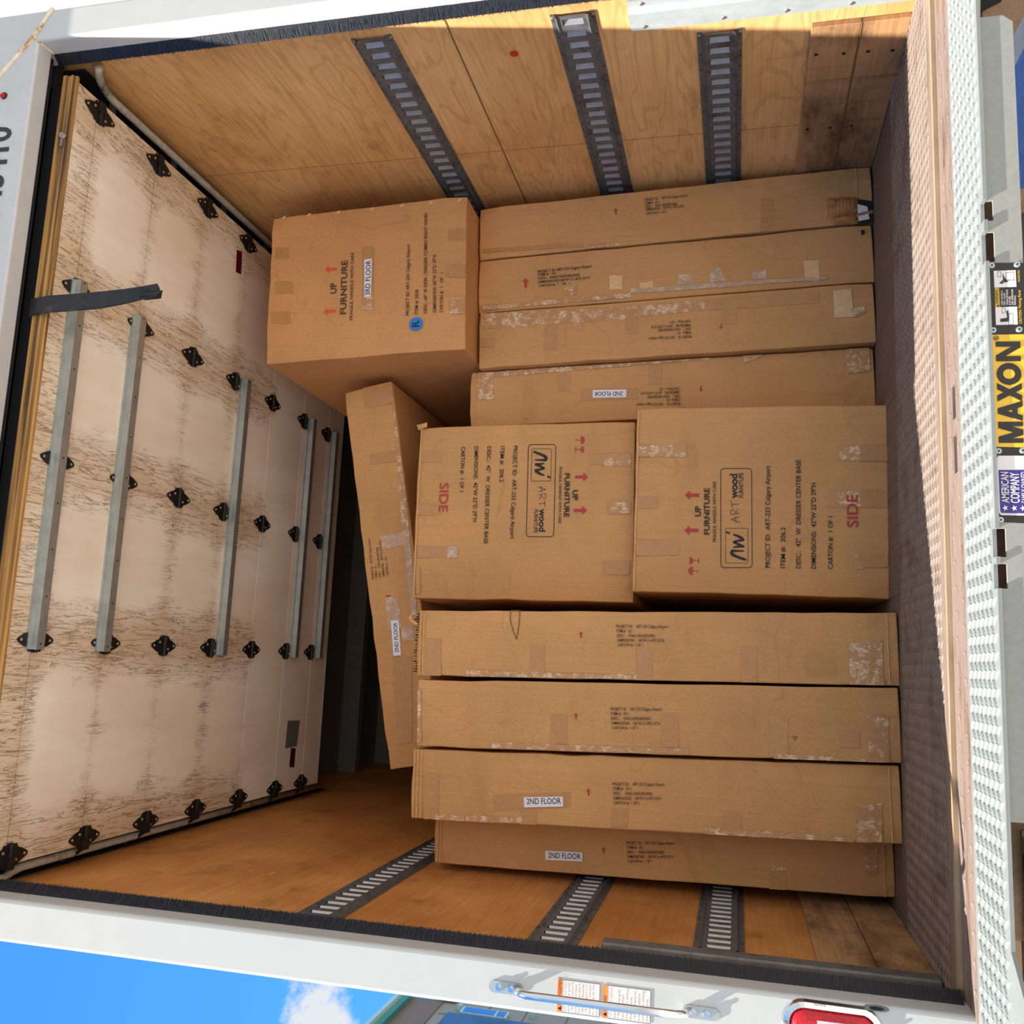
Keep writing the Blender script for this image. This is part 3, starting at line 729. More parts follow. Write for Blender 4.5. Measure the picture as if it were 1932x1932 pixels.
# cross member seen beyond the right end
mb = MB().prism([onY(p, 2.02) for p in ((1856, -80), (1990, -80), (1912, 65), (1853, 70))], (0, .02, 0)); mb.prism([onY(p, 2.015) for p in ((1852, -60), (1900, -60), (1890, 0), (1852, 20))], (0, .004, 0), 1)
build('gusset_plate', mb, ['liftgate_brown', 'dark_void'], lg)
# decals on the face plate
def decal(name, pts, m, lift, par=lg): mb = MB(); px_slab(mb, pts, yp, lift, .0004); return build(name, mb, m, par)
d1 = decal('warning_decal', [(1866, 496), (1930, 496), (1990, 860), (1990, 990), (1884, 985), (1877, 850), (1870, 630)], 'decal_black', .0006)
decal('pictogram_panel', [(1874.5, 511.5), (1916, 510), (1917.5, 541.5), (1876, 543)], 'decal_white', .0011)
decal('pictogram_panel', [(1877.5, 580), (1918.8, 578.8), (1920, 612.5), (1878.8, 613.6)], 'decal_white', .0011)
decal('caution_band', [(1876.5, 544), (1884.5, 544), (1886, 580), (1877.6, 581)], 'decal_amber', .0012)
mb = MB()
px_text(mb, 'WARNING', (1884, 574), (1883, 546), 5.5, yp, 0, 0, .0018)
px_poly(mb, [(1884.2, 574.7), (1884.6, 580), (1879, 577.5)], yp, .0018)
px_poly(mb, [(1887, 602), (1900, 600), (1898, 587), (1902, 587), (1903, 607), (1887, 608)], yp, .0016)
px_poly(mb, [(1885, 535), (1892, 528), (1892, 536)], yp, .0016); px_poly(mb, [(1891, 515), (1895, 524), (1902, 532), (1893, 534)], yp, .0016)
for a in ([(1890, 591), (1896, 590), (1896, 581), (1890, 581)], [(1882, 513), (1888, 513), (1888, 523), (1882, 523)], [(1903, 613), (1911, 613), (1911, 592), (1903, 592)], [(1897, 515), (1912, 514), (1913, 529), (1898, 529)]):
    for p, q in zip(a, a[1:] + a[:1]):
        px_poly(mb, [(p[0] - .25, p[1] - .25), (q[0] - .25, q[1] - .25), (q[0] + .35, q[1] + .35), (p[0] + .35, p[1] + .35)], yp, .0015)
build('printed_text', mb, 'decal_black', lg)
mb = MB()
for i, (s_, y1) in enumerate((('KEEP HANDS &', 549), ('FEET CLEAR', 553), ('WHEN LIFTGATE', 547), ('IS IN USE.', 559), ('(SEE OPERATOR', 546), ('MANUAL)', 558))):
    x = 1891.7 + i * 4.95; px_text(mb, s_, (x, 576), (x - .6, y1), 3.0, yp, .004, 0, .0016)
build('printed_text', mb, 'decal_white', lg)
mb = MB(); px_text(mb, 'CAUTION:', (1927.5, 611), (1926.5, 585), 4.6, yp, .01, 0, .0016); px_text(mb, 'Moving Parts', (1926.3, 582), (1925, 548), 4.6, yp, .006, 0, .0016); px_text(mb, 'PATENTED', (1924, 532), (1923, 510.5), 3.2, yp, .006, 0, .0016)
build('printed_text', mb, 'decal_yellow', lg)
decal('maker_decal', [(1870, 632), (1990, 630), (1998, 846), (1878, 843)], 'decal_yellow', .0011)
mb = MB(); 
LET = {'M': [[(0, 0), (.22, 0), (.22, 1), (0, 1)], [(.78, 0), (1, 0), (1, 1), (.78, 1)], [(.03, 1), (.30, 1), (.63, 0), (.37, 0)], [(.97, 1), (.70, 1), (.37, 0), (.63, 0)]],
       'A': [[(0, 0), (.28, 0), (.64, 1), (.36, 1)], [(1, 0), (.72, 0), (.36, 1), (.64, 1)], [(.2, .2), (.8, .2), (.73, .42), (.27, .42)]],
       'X': [[(0, 0), (.33, 0), (1, 1), (.67, 1)], [(1, 0), (.67, 0), (0, 1), (.33, 1)]],
       'N': [[(0, 0), (.26, 0), (.26, 1), (0, 1)], [(.74, 0), (1, 0), (1, 1), (.74, 1)], [(0, 1), (.30, 1), (1, 0), (.70, 0)]]}
def bl4(q, s_, t_):
    a = (q[0][0] + (q[1][0] - q[0][0]) * s_, q[0][1] + (q[1][1] - q[0][1]) * s_); b_ = (q[3][0] + (q[2][0] - q[3][0]) * s_, q[3][1] + (q[2][1] - q[3][1]) * s_)
    return (a[0] + (b_[0] - a[0]) * t_, a[1] + (b_[1] - a[1]) * t_)
WQ = [(1931, 836), (1924.5, 644.8), (1878, 645), (1884, 836)]
lf = .0018
for ch, y0, y1 in (('M', 836, 796), ('A', 794.5, 757), ('X', 758, 723), ('O', 726.6, 685.2), ('N', 682, 644.8)):
    a0, a1 = (836 - y0) / 191.2, (836 - y1) / 191.2
    if ch == 'O':
        for k in range(28):
            q0, q1 = 2 * math.pi * k / 28, 2 * math.pi * (k + 1) / 28; f_ = lambda q, rs, rt: bl4(WQ, a0 + (a1 - a0) * (.5 + rs * math.cos(q)), .5 + rt * math.sin(q))
            px_poly(mb, [f_(q0, .5, .5), f_(q1, .5, .5), f_(q1, .23, .24), f_(q0, .23, .24)], yp, lf)
    else:
        for pc in LET[ch]:
            lf += .00004; px_poly(mb, [bl4(WQ, a0 + (a1 - a0) * u_, v_) for u_, v_ in pc], yp, lf)
px_text(mb, '®', (1884.4, 642.6), (1884.0, 633.6), 9, yp, 0, 0, .0019)
build('maker_name', mb, 'decal_black', lg)
decal('badge_decal', [(1883, 860), (1990, 860), (1994, 974), (1888, 972), (1884, 966), (1880, 866)], 'decal_white', .0012)
decal('badge_field', [(1883.5, 887), (1992, 887), (1992, 970), (1889, 968), (1887, 964)], 'decal_navy', .0018)
mb = MB(); px_text(mb, 'AMERICAN', (1903.5, 949), (1901.5, 891), 12.8, yp, .01, 0, .0026); px_text(mb, 'COMPANY', (1923, 949.5), (1921, 892), 15, yp, .016, 0, .0026); px_text(mb, 'FAMILY OWNED', (1939, 949), (1937, 891), 11, yp, .004, 0, .0026)
for cx, cy in ((1896, 958.8), (1913, 959.2), (1929.5, 959.3)):
    P = [(cx + (6.3 if k % 2 == 0 else 2.5) * -math.cos(math.pi * k / 5), cy + (6.3 if k % 2 == 0 else 2.5) * math.sin(math.pi * k / 5)) for k in range(10)]
    for k in range(10): px_poly(mb, [(cx, cy), P[k], P[(k + 1) % 10]], yp, .0026)
build('printed_text', mb, 'decal_white', lg)
for p in ((1871, 501), (1919, 499), (1874, 623), (1923, 621.5), (1884, 851), (1888, 981), (1930, 850)):
    c = onY(p, yp - .0012); mb = MB().disc(c, (0, -1, 0), .0062, .002, 16, rim=.8); mb.disc(c + Vector((0, -.002, 0)), (0, -1, 0), .0018, .0006, 8, mi=1); build('rivet', mb, ['galvanized', 'dark_void'], lg)

# ground and the neighbouring building
g_ = build('ground', MB().box((-60, -40, -1.75), (60, 80, -1.60)), 'concrete', **S(label='pale concrete yard'))
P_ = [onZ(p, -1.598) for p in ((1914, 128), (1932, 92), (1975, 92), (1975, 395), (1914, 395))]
build('ground_patch', MB().prism(P_, (0, 0, .003)), 'ground_blue', label='blue patch on the concrete yard beyond the right end of the lift gate', category='ground paint')  # blue slab laid over the concrete
bd = empty('office_building', (-9, 20, -1.6), label='grey panelled building with teal glass canopy beyond the left side of the truck', category='building')
BX = -5.0
mb = MB().box((BX - 6, 9, -1.6), (BX, 32, 4.16)); build('wall', mb, 'building_panel', bd)
mb = MB().box((BX - 6, 9, 4.16), (BX + .02, 14.2, 4.62)); mb.box((BX - 6, 14.2, 3.95), (BX + .03, 32, 4.15)); build('soffit_band', mb, 'building_brown', bd)
mb = MB().box((BX - 6, 8.9, 4.62), (BX + .10, 14.25, 4.72)).box((BX - 6, 14.25, 4.16), (BX + .10, 32, 4.24)); build('canopy_edge', mb, 'teal_glass', bd)
mb = MB().box((BX - 6, 8.9, 4.72), (BX + .16, 14.6, 4.78)).box((BX - 6, 14.25, 4.24), (BX + .16, 32, 4.30)); build('canopy_edge', mb, 'pale_glass', bd)
mb = MB()
for y in [9 + .95 * k for k in range(24)]: mb.box((BX, y, -1.6), (BX + .006, y + .02, 4.1))
for z in (3.45, 2.9, 2.3, 1.7): mb.box((BX, 9, z), (BX + .006, 32, z + .02))
build('panel_joint', mb, 'building_brown', bd)
mb = MB().box((BX, 9, -1.6), (BX + .05, 13.72, 3.95)); build('curtain_wall', mb, 'building_glass', bd)
mb = MB().box((BX, 13.78, 3.12), (BX + .05, 14.02, 3.80)); w_ = build('window', mb, 'pale_glass', bd)
mb = MB().box((BX + .05, 13.81, 3.30), (BX + .056, 13.99, 3.76)).box((BX + .05, 13.81, 3.15), (BX + .056, 13.99, 3.27)); build('pane', mb, 'window_blue', w_)
for p in ((866, 1906), (1004, 1920)):
    c = onX(p, BX); s_ = .045
    mb = MB().prism([c + Vector((0, -s_, -s_)), c + Vector((0, s_, -s_)), c + Vector((0, 0, s_))], (.08, 0, 0)); build('wall_lamp', mb, 'pale_glass', bd)

# ================================================================== cartons
def carton(name, label, cat, A, B, h, depth, group=None, m='cardboard', ease=.004, flaps=0, body=None):
    """A, B: bottom front corners (left, right); lean given by the top-left corner T"""
    (xl, zl), (xr, zr), (xt, zt_), Y = A, B, h, body
    u = Vector((xr - xl, 0, zr - zl)); w = u.length; u.normalize()
    v = Vector((xt - xl, 0, zt_ - zl)); hh = v.length; v.normalize()
    if zl == zr: u = Vector((v.z, 0, -v.x))
    else: v = (v - u * v.dot(u)).normalized()
    n = Vector((0, 1, 0)); P = Vector((xl, Y, zl))
    M = Matrix(((u.x, 0, v.x, P.x + u.x * w / 2), (0, 1, 0, Y), (u.z, 0, v.z, P.z + u.z * w / 2), (0, 0, 0, 1)))
    bm = bmesh.new()
    nx, nz_, ny = max(3, int(w / .07)), max(3, int(hh / .09)), 10
    bmesh.ops.create_cube(bm, size=1, matrix=Matrix.Translation((0, depth / 2, hh / 2)) @ Matrix.Diagonal((w, depth, hh, 1)))
    bmesh.ops.subdivide_edges(bm, edges=[e for e in bm.edges if abs((e.verts[0].co - e.verts[1].co).x) > w * .9], cuts=nx, use_grid_fill=True)
    bmesh.ops.subdivide_edges(bm, edges=[e for e in bm.edges if abs((e.verts[0].co - e.verts[1].co).z) > hh * .9], cuts=nz_, use_grid_fill=True)
    rnd = random.Random(hash(label) % 1000 if False else sum(map(ord, label)))
    for q in bm.verts:
        fx = abs(abs(q.co.x) - w / 2) < 1e-4; fz = q.co.z < 1e-4 or q.co.z > hh - 1e-4; fy = q.co.y < 1e-4
        if fy and fx: q.co.x -= math.copysign(abs(rnd.gauss(0, .0016)), q.co.x); q.co.y += rnd.uniform(0, .003)
        if fy and fz: q.co.y += rnd.uniform(0, .004); q.co.z += -abs(rnd.gauss(0, .002)) if q.co.z > .1 else 0
        if fx and fz and fy: q.co.y += .006
    me = bpy.data.meshes.new(name); bm.to_mesh(me); bm.free(); me.materials.append(MATS[m])
    o = bpy.data.objects.new(name, me); COL.objects.link(o); o.matrix_world = M; WORLD[o.name] = M
    o['label'] = label; o['category'] = cat
    if group: o['group'] = group
    bevel(o, ease, 2)
    o_ = dict(o=o, u=u, v=v, Y=Y, P=P, w=w, h=hh, d=depth)
    return o_
def face_strip(c, name, m, rects, lift=.0012, th=.001):
    """rects in the carton's own front-face metres (x from left, z from bottom)"""
    for (x0, x1, z0, z1) in rects:
        mb = MB(); P = [c['P'] + c['u'] * a + c['v'] * b_ + NY * (lift + th) for a, b_ in ((x0, z0), (x1, z0), (x1, z1), (x0, z1))]
        mb.prism(P, (0, th, 0)); build(name, mb, m, c['o'])
def ptape(c, m, quads, lift=.0014, jag=1.0):
    lift = c.setdefault('lift', .0015)
    for q in quads:
        if len(q) == 4 and not isinstance(q[0], tuple): x0, y0, x1, y1 = q; q = [(x0, y0), (x1, y0), (x1, y1), (x0, y1)]
        # ragged ends
        pts = []
        for i, (a, b_) in enumerate(zip(q, q[1:] + q[:1])):
            n = max(1, int(math.dist(a, b_) / 7))
            for k in range(n):
                t_ = k / n; j = 0 if k == 0 else random.uniform(-.5, .5) * jag
                dx, dy = b_[0] - a[0], b_[1] - a[1]; l_ = math.hypot(dx, dy) or 1
                pts.append((a[0] + dx * t_ - dy / l_ * j, a[1] + dy * t_ + dx / l_ * j))
        P = []
        for p in pts:
            d_ = onY(p, c['Y']) - c['P']; a = min(max(d_.dot(c['u']), .0015), c['w'] - .0015); b_ = min(max(d_.dot(c['v']), .002), c['h'] - .002)
            P.append(c['P'] + c['u'] * a + c['v'] * b_ + NY * lift)
        nn = Vector((0, 0, 0))
        for a, b_ in zip(P, P[1:] + P[:1]): nn += a.cross(b_)
        if nn.y > 0: P.reverse()
        mb = MB().prism(P, Vector((0, .0006, 0))); build('packing_tape', mb, m, c['o']); lift += .00012; c['lift'] = lift
def ptext(c, m, lines, name='printed_text'):
    mb = MB()
    for ln in lines:
        s_, a, b_, cap = ln[:4]; px_text(mb, s_, a, b_, cap, c['Y'], ln[4] if len(ln) > 4 else 0.0, 0, .0034)
    return build(name, mb, m, c['o'])
def arrow(mb, tip, base, hw, Y, head=.38, shaft=.35):
    tx, ty = tip; bx, by = base; dx, dy = tx - bx, ty - by; l_ = math.hypot(dx, dy); ux, uy = dx / l_, dy / l_; nx, ny = -uy, ux
    hx, hy = tx - ux * l_ * head, ty - uy * l_ * head
    px_poly(mb, [(bx + nx * hw * shaft, by + ny * hw * shaft), (hx + nx * hw * shaft, hy + ny * hw * shaft), (hx - nx * hw * shaft, hy - ny * hw * shaft), (bx - nx * hw * shaft, by - ny * hw * shaft)], Y, .0016)
    px_poly(mb, [(hx + nx * hw, hy + ny * hw), (tx, ty), (hx - nx * hw, hy - ny * hw)], Y, .0016)
def sticker(c, quad, txt, a, b_, cap, mt='ink_black'):
    mb = MB(); px_slab(mb, quad, c['Y'], .004, .0008); s_ = build('paper_sticker', mb, 'paper_white', c['o'], label='white paper sticker')
    mb = MB(); px_text(mb, txt, a, b_, cap, c['Y'], .004, 0, .0046); build('sticker_text', mb, mt, s_)
HB = 'printed king headboard cartons'
ID = ['PROJECT ID:    ART-233 Calgary Airport', 'ITEM #:  10 1', 'DESC.:    KING HEADBOARD', 'DIMENSIONS:   106"W 3-1/4"D 53"H', 'CARTON #:  1 OF 1']
def idblock(x, y, lens, dy, slope=0.0, shx=.7, cap=5.6, flip=False):
    out = []
    for i, (s_, l_) in enumerate(zip(ID, lens)):
        out.append((s_, (x + shx * i, y + dy * i), (x + shx * i + l_, y + dy * i + slope * l_), cap))
    return out
LN = (98, 30, 72, 88, 47)
def hb(xl, xr, xtl, ztop, Y, label, zl=ZF): 
    return carton('headboard_carton', label, 'carton', (xl, zl), (xr, zl), (xtl, ztop), 2.74, body=Y, flaps=1)
YH = 3.285
H1 = hb(1.580, 1.792, 1.523, .975, YH, 'tall headboard carton against the right wall with a torn crumpled lower corner')
H2 = hb(1.358, 1.572, 1.305, .968, YH, 'tall headboard carton with pale tape patches down its left edge, beside the torn one')
H3 = hb(1.132, 1.350, 1.082, .952, YH - .015, 'upside-down headboard carton without a floor sticker, third from the right wall')
H4 = hb(.910, 1.126, .862, .985, YH + .02, 'upside-down headboard carton with a 2ND FLOOR sticker, half hidden behind the dresser cartons')
L1 = hb(-.022, .190, -.060, 1.010, 2.93, 'tall headboard carton with split top just left of the dark gap beside the dresser cartons')
L2 = hb(-.238, -.026, -.283, .996, 2.925, 'tall headboard carton without a sticker between the split-top carton and the stickered one')
L3 = hb(-.462, -.246, -.506, 1.002, 2.935, 'tall lit headboard carton with a 2ND FLOOR sticker, third left of the dark gap')
L4 = hb(-.640, -.480, -.668, .966, 3.09, 'tall shaded headboard carton with a 2ND FLOOR sticker set back against the left wall')
C2 = carton('dresser_carton', 'large dresser carton standing upright on the floor, under the upside-down one', 'carton', (.240, ZF), (.862, ZF), (.243, .337), 1.10, body=3.09)
C1 = carton('dresser_carton', 'large dresser carton turned upside down, stacked on the upright one', 'carton', (.212, .3385), (.838, .3385), (.203, 1.124), 1.10, body=3.16)
D1 = carton('desk_carton', 'big desk carton with 3RD FLOOR sticker and blue R dot, topmost at right', 'carton', (1.110, .964), (1.708, .990), (1.080, 1.755), 1.55, body=3.125, m='cardboard_desk')
TT = carton('headboard_carton', 'headboard carton lying flat and tilted across the tops of the other cartons', 'carton', (-.372, 1.030), (1.060, 1.318), (-.374, 1.232), 2.74, body=3.33)

# folded flap lines near the tops and bottoms
for c, rows in ((L1, (.012, .022)), (L3, (.008, .020, .032)), (L4, (.012, .022)), (H4, (.018,))):
    face_strip(c, 'flap_edge', 'cardboard_edge', [(.004, c['w'] - .004, c['h'] - a - .003, c['h'] - a) for a in rows], .001, .0022)
for c in (H1, L1, L3, L4):
    face_strip(c, 'flap_edge', 'cardboard_edge', [(.004, c['w'] - .004, a, a + .003) for a in ((.05,) if c is H1 else (.028,))], .001, .0018)
# thin open seam at each carton's top
# --- printing and tape: H1
ptext(H1, 'ink_brown', [(s_, a, b_, cp) for s_, a, b_, cp in (
    (ID[0], (1217, 380), (1298.5, 371.5), 5.2), (ID[1], (1217.5, 386.5), (1243, 384), 5.2), (ID[2], (1218, 392.5), (1277.5, 387.5), 5.2), (ID[3], (1218.5, 398.5), (1290.5, 392), 5.2), (ID[4], (1219, 406), (1258, 402.5), 5.2))])
mb = MB(); arrow(mb, (1162, 393), (1162.5, 405), 4, YH, .42); build('printed_arrow', mb, 'ink_red', H1['o'])
ptape(H1, 'tape_clear', [(1436, 375, 1460, 440), [(910, 470), (1100, 459), (1100, 466), (910, 477)]])
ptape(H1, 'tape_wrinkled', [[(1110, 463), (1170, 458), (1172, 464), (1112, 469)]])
# crumpled corner
def crumple(c, quad, bulge, ribs, name, m):
    mb = MB(); nu, nv = 26, 10; q = [onY(p, c['Y']) for p in quad]; vs = []
    for i in range(nu + 1):
        for j in range(nv + 1):
            a, b_ = i / nu, j / nv; p = q[0].lerp(q[1], a).lerp(q[3].lerp(q[2], a), b_)
            h_ = bulge * math.sin(math.pi * min(1, a * 1.0)) ** .5 * math.sin(math.pi * (.08 + .84 * b_)) + .004 * (1 if i % 3 == 0 else 0) * math.sin(math.pi * a) + random.uniform(-.0012, .0012)
            if i in (0, nu) or j in (0, nv): h_ = .001
            vs.append(p + NY * max(h_, .001))
    fs = [(i * (nv + 1) + j, i * (nv + 1) + j + 1, (i + 1) * (nv + 1) + j + 1, (i + 1) * (nv + 1) + j) for i in range(nu) for j in range(nv)]
    mb.add(vs, fs); return build(name, mb, m, c['o'], smooth=True)
mb = MB(); px_slab(mb, [(1606, 374), (1646, 380), (1650, 420), (1612, 425)], YH, .0015, .001); build('torn_hole', mb, 'dark_gap', H1['o'])
mb = MB(); px_slab(mb, [(1617, 386), (1636, 391), (1640, 414), (1620, 418)], YH, .005, .004); build('foam_corner', mb, 'foam', H1['o'], label='white foam showing through')
crumple(H1, [(1560, 375), (1620, 372), (1617, 402), (1562, 414)], .030, 8, 'crumpled_flap', 'cardboard_torn')
crumple(H1, [(1566, 416), (1612, 400), (1620, 423), (1575, 425)], .022, 8, 'crumpled_flap', 'cardboard_torn')
crumple(H1, [(1612, 404), (1648, 396), (1648, 402), (1614, 412)], .008, 8, 'crumpled_flap', 'cardboard_torn')
# H2
B2 = .010
ptext(H2, 'ink_black', [('PROJECT ID: ART-233 Calgary Airport', (1015, 515.8), (1116.5, 505), 5.4, B2), ('ITEM #:  101', (1015.3, 521.5), (1049, 518.3), 4.6, B2), ('DESC.:  KING HEADBOARD', (1015.5, 528), (1094.5, 521.3), 4.8, B2), ('DIMENSIONS:106"W 3-1/4"D 53"H', (1015.8, 534.8), (1113, 527), 4.8, B2), ('CARTON #:  1   OF   1', (1016.5, 542), (1075.5, 537.3), 4.8, B2)])
mb = MB(); arrow(mb, (992, 525), (992, 543), 6.5, YH, .4); build('printed_arrow', mb, 'ink_red', H2['o'])
ptape(H2, 'tape_tan', [(1150, 520, 1174, 546), [(1207, 534), (1219, 533), (1232, 529), (1232, 546), (1207, 547)]])
ptape(H2, 'tape_milky', [[(1279, 519), (1305, 517), (1306, 537), (1281, 538)], [(1336, 512), (1361, 505), (1368, 530), (1341, 534)], [(1419, 514), (1445, 509), (1447, 525), (1421, 528)]])
ptape(H2, 'tape_tan', [[(1516, 492), (1545, 491), (1546, 530), (1519, 530)]])
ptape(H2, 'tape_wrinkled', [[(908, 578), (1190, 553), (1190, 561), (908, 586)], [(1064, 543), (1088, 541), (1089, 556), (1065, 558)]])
ptape(H2, 'tape_milky', [[(1190, 545), (1400, 531), (1400, 540), (1190, 554)], [(1400, 531), (1560, 522), (1560, 528), (1400, 538)]])
mb = MB(); px_poly(mb, [(1624, 434), (1631, 434), (1631, 442), (1625, 444)], YH, .0012); build('stain', mb, 'dark_gap', H2['o'])
# H3
U = []
for s_, (x0, y0), (x1, y1) in ((ID[0], (1304.6, 632.8), (1224, 637.5)), (ID[1], (1304, 625.3), (1276.7, 626.8)), (ID[2], (1303, 618.3), (1241.5, 621.3)), (ID[3], (1303, 611.4), (1229, 615)), (ID[4], (1303, 603.8), (1263.5, 606.3))): U.append((s_, (x0, y0), (x1, y1), 5.4))
ptext(H3, 'ink_brown', U)
mb = MB(); arrow(mb, (1360.7, 620.5), (1360.7, 611), 3.7, H3['Y'], .42); build('printed_arrow', mb, 'ink_red', H3['o'])
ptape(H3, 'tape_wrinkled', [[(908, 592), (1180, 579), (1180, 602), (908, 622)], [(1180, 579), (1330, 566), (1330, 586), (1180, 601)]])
ptape(H3, 'tape_clear', [(1180, 595, 1204, 630), (1362, 572, 1389, 612), (1027, 615, 1050, 660), (908, 640, 932, 655), [(1330, 566), (1545, 551), (1545, 572), (1330, 586)]])
ptape(H3, 'tape_tan', [[(1572, 549), (1606, 545), (1610, 598), (1574, 600)]])
ptape(H3, 'tape_wrinkled', [[(1606, 585), (1630, 575), (1634, 590), (1612, 600)]])
# H4
U = []
for s_, (x0, y0), (x1, y1) in ((ID[0], (1284, 759.2), (1200.7, 761.5)), (ID[1], (1282.9, 751.6), (1257, 752.8)), (ID[2], (1282.3, 745), (1221.4, 747)), (ID[3], (1282.5, 737.7), (1208.8, 740)), (ID[4], (1282, 730.9), (1242, 732))): U.append((s_, (x0, y0), (x1, y1), 5.4))
ptext(H4, 'ink_brown', U)
mb = MB(); arrow(mb, (1322.6, 739.3), (1322.6, 728), 4, H4['Y'], .42); build('printed_arrow', mb, 'ink_red', H4['o'])
ptape(H4, 'tape_clear', [(1052, 700, 1076, 739), (1224, 690, 1248, 726), [(1096, 733), (1204, 731), (1204, 753), (1096, 756)]])
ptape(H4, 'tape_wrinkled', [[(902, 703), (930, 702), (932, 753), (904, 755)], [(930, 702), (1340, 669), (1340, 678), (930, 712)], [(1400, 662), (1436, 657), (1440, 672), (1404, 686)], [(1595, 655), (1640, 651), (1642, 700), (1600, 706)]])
sticker(H4, [(1118.5, 736.5), (1182, 735.5), (1181.5, 750), (1118.5, 751)], '2ND FLOOR', (1175.5, 739.5), (1122, 739.8), 8.0, 'ink_black')
# L1
ptext(L1, 'ink_brown', idblock(1162.7, 1184.2, LN, 8.75, .01))
mb = MB(); arrow(mb, (1096, 1191), (1096.5, 1204), 4.6, L1['Y'], .42); build('printed_arrow', mb, 'ink_red', L1['o'])
ptape(L1, 'tape_clear', [(1000, 1217, 1028, 1276), (1200, 1222, 1230, 1284), (1398, 1220, 1428, 1288), (798, 1205, 832, 1275)])
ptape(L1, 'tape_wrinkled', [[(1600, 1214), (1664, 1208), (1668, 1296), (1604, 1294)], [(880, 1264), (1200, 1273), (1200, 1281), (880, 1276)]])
mb = MB(); q = [(963, 1152), (981, 1152), (980, 1172), (975, 1206), (968, 1190), (963, 1170)]
for p_, q_ in zip(q, q[1:] + q[:1]):
    a, b_ = onY(p_, L1['Y'] - .002), onY(q_, L1['Y'] - .002); mb.tube([a, b_], .0013, 5)
build('cut_flap', mb, 'kraft_fold', L1['o'])
mb = MB()
for k in range(46):
    a = L1['P'] + L1['u'] * (.012 + k * .0042) + L1['v'] * (L1['h'] - .002); hgt = random.uniform(.004, .014)
    mb.prism([a + Vector((0, .004, 0)), a + Vector((.003, .004, 0)), a + Vector((.003 + random.uniform(-.002, .002), .004, hgt)), a + Vector((random.uniform(-.002, .002), .004, hgt))], (0, .05, 0), k % 2)
build('split_top_edge', mb, ['dark_gap', 'cardboard_torn'], L1['o'])
a = L1['P'] + L1['u'] * .165 + L1['v'] * L1['h']
build('torn_strip', MB().tube([a, a + Vector((.01, -.004, .018)), a + Vector((.018, -.006, .024)), a + Vector((.030, -.004, .022))], [.005, .004, .005, .002], 6), 'cardboard_edge', L1['o'])
# L2
ptext(L2, 'ink_brown', idblock(1152, 1340, (97, 33, 75, 91, 49), 8.9, .01))
mb = MB(); arrow(mb, (1086.5, 1345), (1087, 1357), 4.3, L2['Y'], .42); build('printed_arrow', mb, 'ink_red', L2['o'])
ptape(L2, 'tape_clear', [(1040, 1346, 1070, 1404), (1246, 1344, 1280, 1410), (1450, 1349, 1487, 1428), (1583, 1378, 1622, 1410)])
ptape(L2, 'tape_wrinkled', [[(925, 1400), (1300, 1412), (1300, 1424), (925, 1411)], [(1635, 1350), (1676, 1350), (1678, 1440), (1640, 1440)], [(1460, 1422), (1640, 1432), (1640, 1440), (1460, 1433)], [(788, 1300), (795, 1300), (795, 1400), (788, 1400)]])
mb = MB(); c_ = [(1496, 1390), (1504, 1390), (1500, 1396)]
for p_, q_ in zip(c_, c_[1:] + c_[:1]): mb.tube([onY(p_, L2['Y'] - .001), onY(q_, L2['Y'] - .001)], .0008, 5)
build('nick', mb, 'kraft_fold', L2['o'])
# L3
ptext(L3, 'ink_brown', idblock(1156, 1481.5, (98, 34, 74, 90, 48), 8.9, .012, .6))
mb = MB(); arrow(mb, (1110, 1487), (1111, 1501), 4.6, L3['Y'], .42); build('printed_arrow', mb, 'ink_red', L3['o'])
ptape(L3, 'tape_clear', [[(930, 1500), (1075, 1494), (1077, 1522), (932, 1530)], (982, 1526, 1012, 1556), (1155, 1524, 1184, 1560), (1366, 1530, 1398, 1566), (800, 1460, 828, 1545)])
ptape(L3, 'tape_wrinkled', [[(815, 1536), (985, 1541), (985, 1553), (815, 1549)], [(1330, 1560), (1610, 1580), (1610, 1592), (1330, 1573)]])
ptape(L3, 'tape_wrinkled', [[(1614, 1520), (1664, 1515), (1664, 1588), (1616, 1590)]])
sticker(L3, [(988.5, 1503.8), (1062.5, 1503), (1063, 1521.5), (989.5, 1523)], '2ND FLOOR', (994.5, 1516.8), (1059, 1516), 10.4)
# L4
ptext(L4, 'ink_brown', idblock(1182.4, 1592.5, (91, 32, 70, 86, 46), 8.6, .012, .6, 5.4))
mb = MB(); arrow(mb, (1138.5, 1598), (1139.5, 1610), 4, L4['Y'], .42); build('printed_arrow', mb, 'ink_red', L4['o'])
sticker(L4, [(1029, 1604.5), (1099.5, 1608), (1099, 1625), (1029.5, 1622)], '2ND FLOOR', (1035, 1618), (1096, 1620.5), 9.6)
ptape(L4, 'tape_clear', [(1452, 1636, 1482, 1690)]); ptape(L4, 'tape_wrinkled', [[(1630, 1600), (1655, 1600), (1656, 1650), (1632, 1650)], (1456, 1634, 1482, 1642)])

